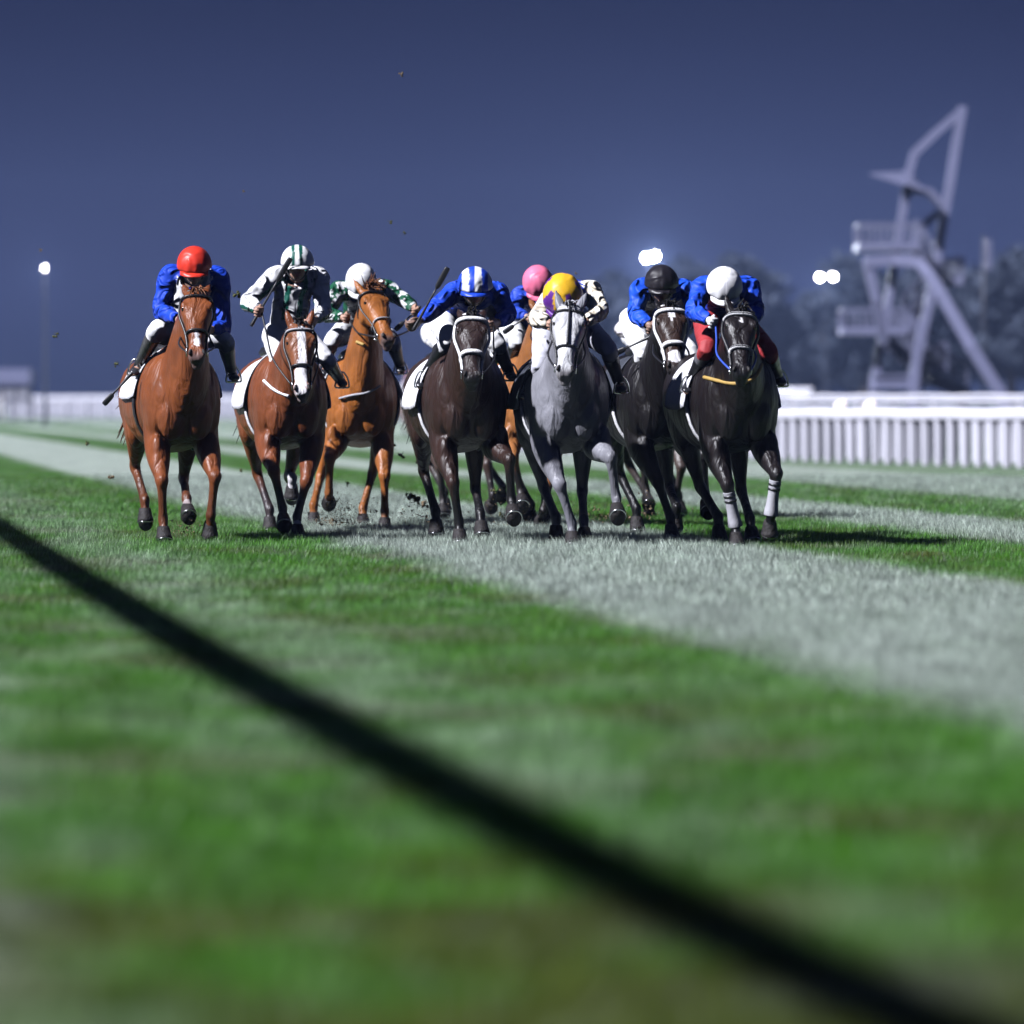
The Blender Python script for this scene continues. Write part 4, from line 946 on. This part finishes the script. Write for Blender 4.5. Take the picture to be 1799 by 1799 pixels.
flood(1143, 452, 260, 'brightest lit floodlight above the black capped rider', ((-.20, -.04), (.20, .05)), M['lamp'], .13, 30000)
flood(1452, 487, 280, 'smaller pair of lit floodlights left of the steel tower', ((-.36, 0), (.34, .02)), M['lampdim'], .11, 12000)
flood(78, 472, 240, 'single lit floodlight on a slim pole at the far left', ((.0, -.02), (.03, .06)), M['lampdim'], .03, 4000)
def sign():
    c0 = at(1728, 447, 190); root = empty('pole_banner', (c0.x, 190, 0)); tag(root, 'blurred pale upright banner on a pole right of the tower', 'banner')
    q = Src(); q.tube([(0, 0, 0), (0, 0, c0.z + .7)], .05, n=8, k=1, side=(1, 0, 0)); q.build('pole', M['pole'], root)
    q = Src(); q.box((.06, 0, c0.z), (.30, 0, c0.z), .05, 1.1); q.build('panel', M['railing'], root, False)
sign()
for i, (X, lb) in enumerate(((1478, 'pale lit marker lamp on the white fence, nearer the bandaged horse'), (1529, 'pale lit marker lamp on the white fence, nearer the steel tower'))):
    p0 = at(X, 712, 99); root = empty('marker_lamp', (p0.x, 99, 0)); tag(root, lb, 'lamp', 'marker lamps by the white fence')
    q = Src(); q.tube([(0, 0, 0), (0, 0, p0.z - .08)], .035, n=8, k=1, side=(1, 0, 0)); q.build('stem', M['pole'], root)
    q = Src(); q.loft([(-.10, 0, p0.z - .05, .05, .06), (-.02, 0, p0.z, .08, .075), (.08, 0, p0.z + .01, .075, .09)], (1, 1, 1), side=(0, 1, 0), n=14, k=3); q.build('lens', M['lampglow'] if 'lampglow' in M else mat('lamp_glow', (1, .9, .85), .4, emit=(1, .80, .80), es=.4), root)

# ------------------------------------------------------------------ dim trees behind the course
def tree(X, d, h, w, label, seed):
    r = np.random.default_rng(seed); c0 = at(X, 0, d); root = empty('tree', (c0.x, d, 0)); tag(root, label, 'tree', 'dim trees behind the course')
    q = Src(); th = h * .45; q.tube([(0, 0, -.1), (.05, 0, th * .5), (0, .1, th), (.1, 0, h * .75)], [h * .035, h * .028, h * .022, h * .008], n=9, k=3, side=(1, 0, 0))
    for i in range(7):
        a_ = i * 2.4 + r.uniform(0, 1); z = th * (.55 + .08 * i); q.tube([(0, 0, z), (math.cos(a_) * w * .2, math.sin(a_) * w * .2, z + h * .1), (math.cos(a_) * w * .38, math.sin(a_) * w * .38, z + h * .24)], [h * .014, h * .009, h * .003], n=6, k=2, side=(1, 0, 0.3))
    q.build('trunk', M['bark'], root)
    lobes = [(r.normal(0, .22, 2) * w, r.uniform(.35, .9) * h, r.uniform(.14, .26) * w) for _ in range(16)]
    C_ = []
    for (xy, z, rad) in lobes:
        m_ = r.normal(0, 1, (190, 3)); m_ /= np.linalg.norm(m_, axis=1)[:, None]; m_ *= (r.uniform(.25, 1.05, 190) ** .5)[:, None] * rad; m_[:, 2] *= .8
        C_.append(m_ + np.array([xy[0], xy[1], z]))
    C_ = np.vstack(C_); n = len(C_); sz = r.uniform(.16, .38, n) * h / 7
    t1 = r.normal(0, 1, (n, 3)); t1 /= np.linalg.norm(t1, axis=1)[:, None]; t2 = np.cross(t1, r.normal(0, 1, (n, 3))); t2 /= np.linalg.norm(t2, axis=1)[:, None]
    vs = np.stack([C_ - t1 * sz[:, None], C_ + t2 * sz[:, None] * .5, C_ + t1 * sz[:, None], C_ - t2 * sz[:, None] * .5], 1).reshape(-1, 3)
    me_ = bpy.data.meshes.new('crown'); me_.from_pydata(vs.tolist(), [], np.arange(4 * n).reshape(-1, 4).tolist()); me_.update(); link('crown', me_, M['leaf'], root, False)
TREES = [(1075, 330, 9.6, 7, 'dim round tree crown just left of the brightest floodlight'), (1180, 320, 10.2, 7.5, 'dim tree behind the black capped rider'), (1262, 325, 11.2, 8, 'tallest dim tree, rising behind the white capped rider'),
         (1345, 330, 9.4, 7, 'dim tree between the white capped rider and the pair of floodlights'), (1430, 325, 8.2, 7, 'lower dim tree standing just below the pair of floodlights'), (1520, 320, 10.4, 8, 'dim tree behind the left balconies of the tower'), (1610, 330, 9.6, 8, 'dim tree behind the middle of the tower'),
         (1690, 325, 9.9, 8, 'dim tree behind the long slanting leg of the tower'), (1775, 320, 10.2, 8, 'dim tree at the right edge beyond the pale banner'), (1840, 330, 10.6, 8, 'dim tree cut off by the right edge of the picture'),
         (1000, 335, 6.5, 7, 'low dim tree behind the grey horse'), (1120, 345, 7.0, 8, 'low wide dim tree beneath the brightest floodlight'), (1390, 345, 6.2, 8, 'low wide dim bush beside the bandaged horse'), (1570, 345, 6.4, 8, 'low wide dim bush at the foot of the tower')]
for i, (X, d, h, w, lb) in enumerate(TREES): tree(X, d, h, w, lb, 40 + i)

# ------------------------------------------------------------------ clods of turf thrown up, dirt spray
CL = [(705, 130, 5, 43), (685, 390, 4, 42), (710, 409, 4, 44), (428, 336, 3, 42), (415, 519, 9, 41), (100, 590, 6, 44), (70, 440, 4, 46), (205, 640, 6, 43), (153, 778, 6, 44), (196, 836, 7, 42), (735, 880, 13, 44), (722, 872, 9, 44.5), (745, 886, 9, 43.5),
      (705, 800, 7, 44), (690, 784, 6, 45), (655, 850, 4, 44), (610, 850, 5, 43), (424, 826, 4, 44), (440, 762, 4, 45), (905, 892, 6, 44), (868, 862, 6, 43), (1100, 862, 7, 44), (1092, 700, 5, 45), (600, 784, 4, 44), (733, 812, 5, 45), (880, 905, 5, 42), (1072, 905, 5, 42), (1012, 480, 3, 43)]
for i, (X, Y, r_, d) in enumerate(CL):
    r = np.random.default_rng(200 + i); q = Src(); R_ = r_ / 2 * d / F * 1.25
    for _ in range(4):
        q.ell(r.normal(0, .5, 3) * R_, R_ * r.uniform(.35, .8, 3), (1, 1, 1), np.linalg.qr(r.normal(0, 1, (3, 3)))[0], 7, 5)
    for _ in range(7):
        d_ = nz(r.normal(0, 1, 3)); b0 = d_ * R_ * .4; q.tube([b0, b0 + d_ * R_ * .7, b0 + d_ * R_ * 1.2 + r.normal(0, .3, 3) * R_], [R_ * .14, R_ * .1, R_ * .02], n=4, k=1, side=(.3, .5, .8))
    o = q.build('turf_clod', M['turfbit'] if i % 3 else M['soil']); o.location = at(X, Y, d)
    tag(o, 'small dark clod of torn turf flying through the air', 'clod', 'clods of turf thrown up by the horses')
def spray():
    r = np.random.default_rng(5); q = []
    for X, Y, d, sx, sy, n in ((600, 905, 42.5, 28, 24, 1500), (320, 925, 40.5, 20, 16, 320), (640, 915, 43, 35, 14, 300), (740, 900, 42, 26, 22, 420), (880, 905, 42, 40, 22, 320), (1060, 900, 42, 34, 20, 300), (1135, 890, 43, 26, 30, 280), (1240, 925, 40, 40, 14, 200)):
        for _ in range(n):
            p0 = V(at(X + r.normal(0, sx), Y + abs(r.normal(0, sy)) * -1 + 18, d + r.normal(0, .5)))
            if p0[2] < .005: continue
            a_ = r.uniform(.0016, .0045) * (1 if r.random() < .93 else 2.2)
            q.append([p0 + r.normal(0, 1, 3) * a_ for _ in range(4)])
    v = np.array(q).reshape(-1, 3); n = len(q)
    f_ = [(4 * i + a_, 4 * i + b_, 4 * i + c_) for i in range(n) for a_, b_, c_ in ((0, 1, 2), (0, 3, 1), (1, 3, 2), (0, 2, 3))]
    me_ = bpy.data.meshes.new('dirt_spray'); me_.from_pydata(v.tolist(), [], f_); me_.update()
    tag(link('dirt_spray', me_, M['soil'], None, False), kind='stuff')
spray()

# ------------------------------------------------------------------ humid night air
def haze():
    m = bpy.data.materials.new('haze'); m.use_nodes = True; n = m.node_tree.nodes; n.clear()
    o = n.new('ShaderNodeOutputMaterial'); v = n.new('ShaderNodeVolumePrincipled')
    v.inputs['Color'].default_value = (.42, .55, 1.0, 1); v.inputs['Density'].default_value = .00032; v.inputs['Anisotropy'].default_value = .2
    m.node_tree.links.new(v.outputs[0], o.inputs['Volume'])
    q = Src(); q.box((0, -60, 12), (0, 560, 12), 300, 26)
    ob = q.build('haze', m, None, False); tag(ob, kind='stuff')
haze()
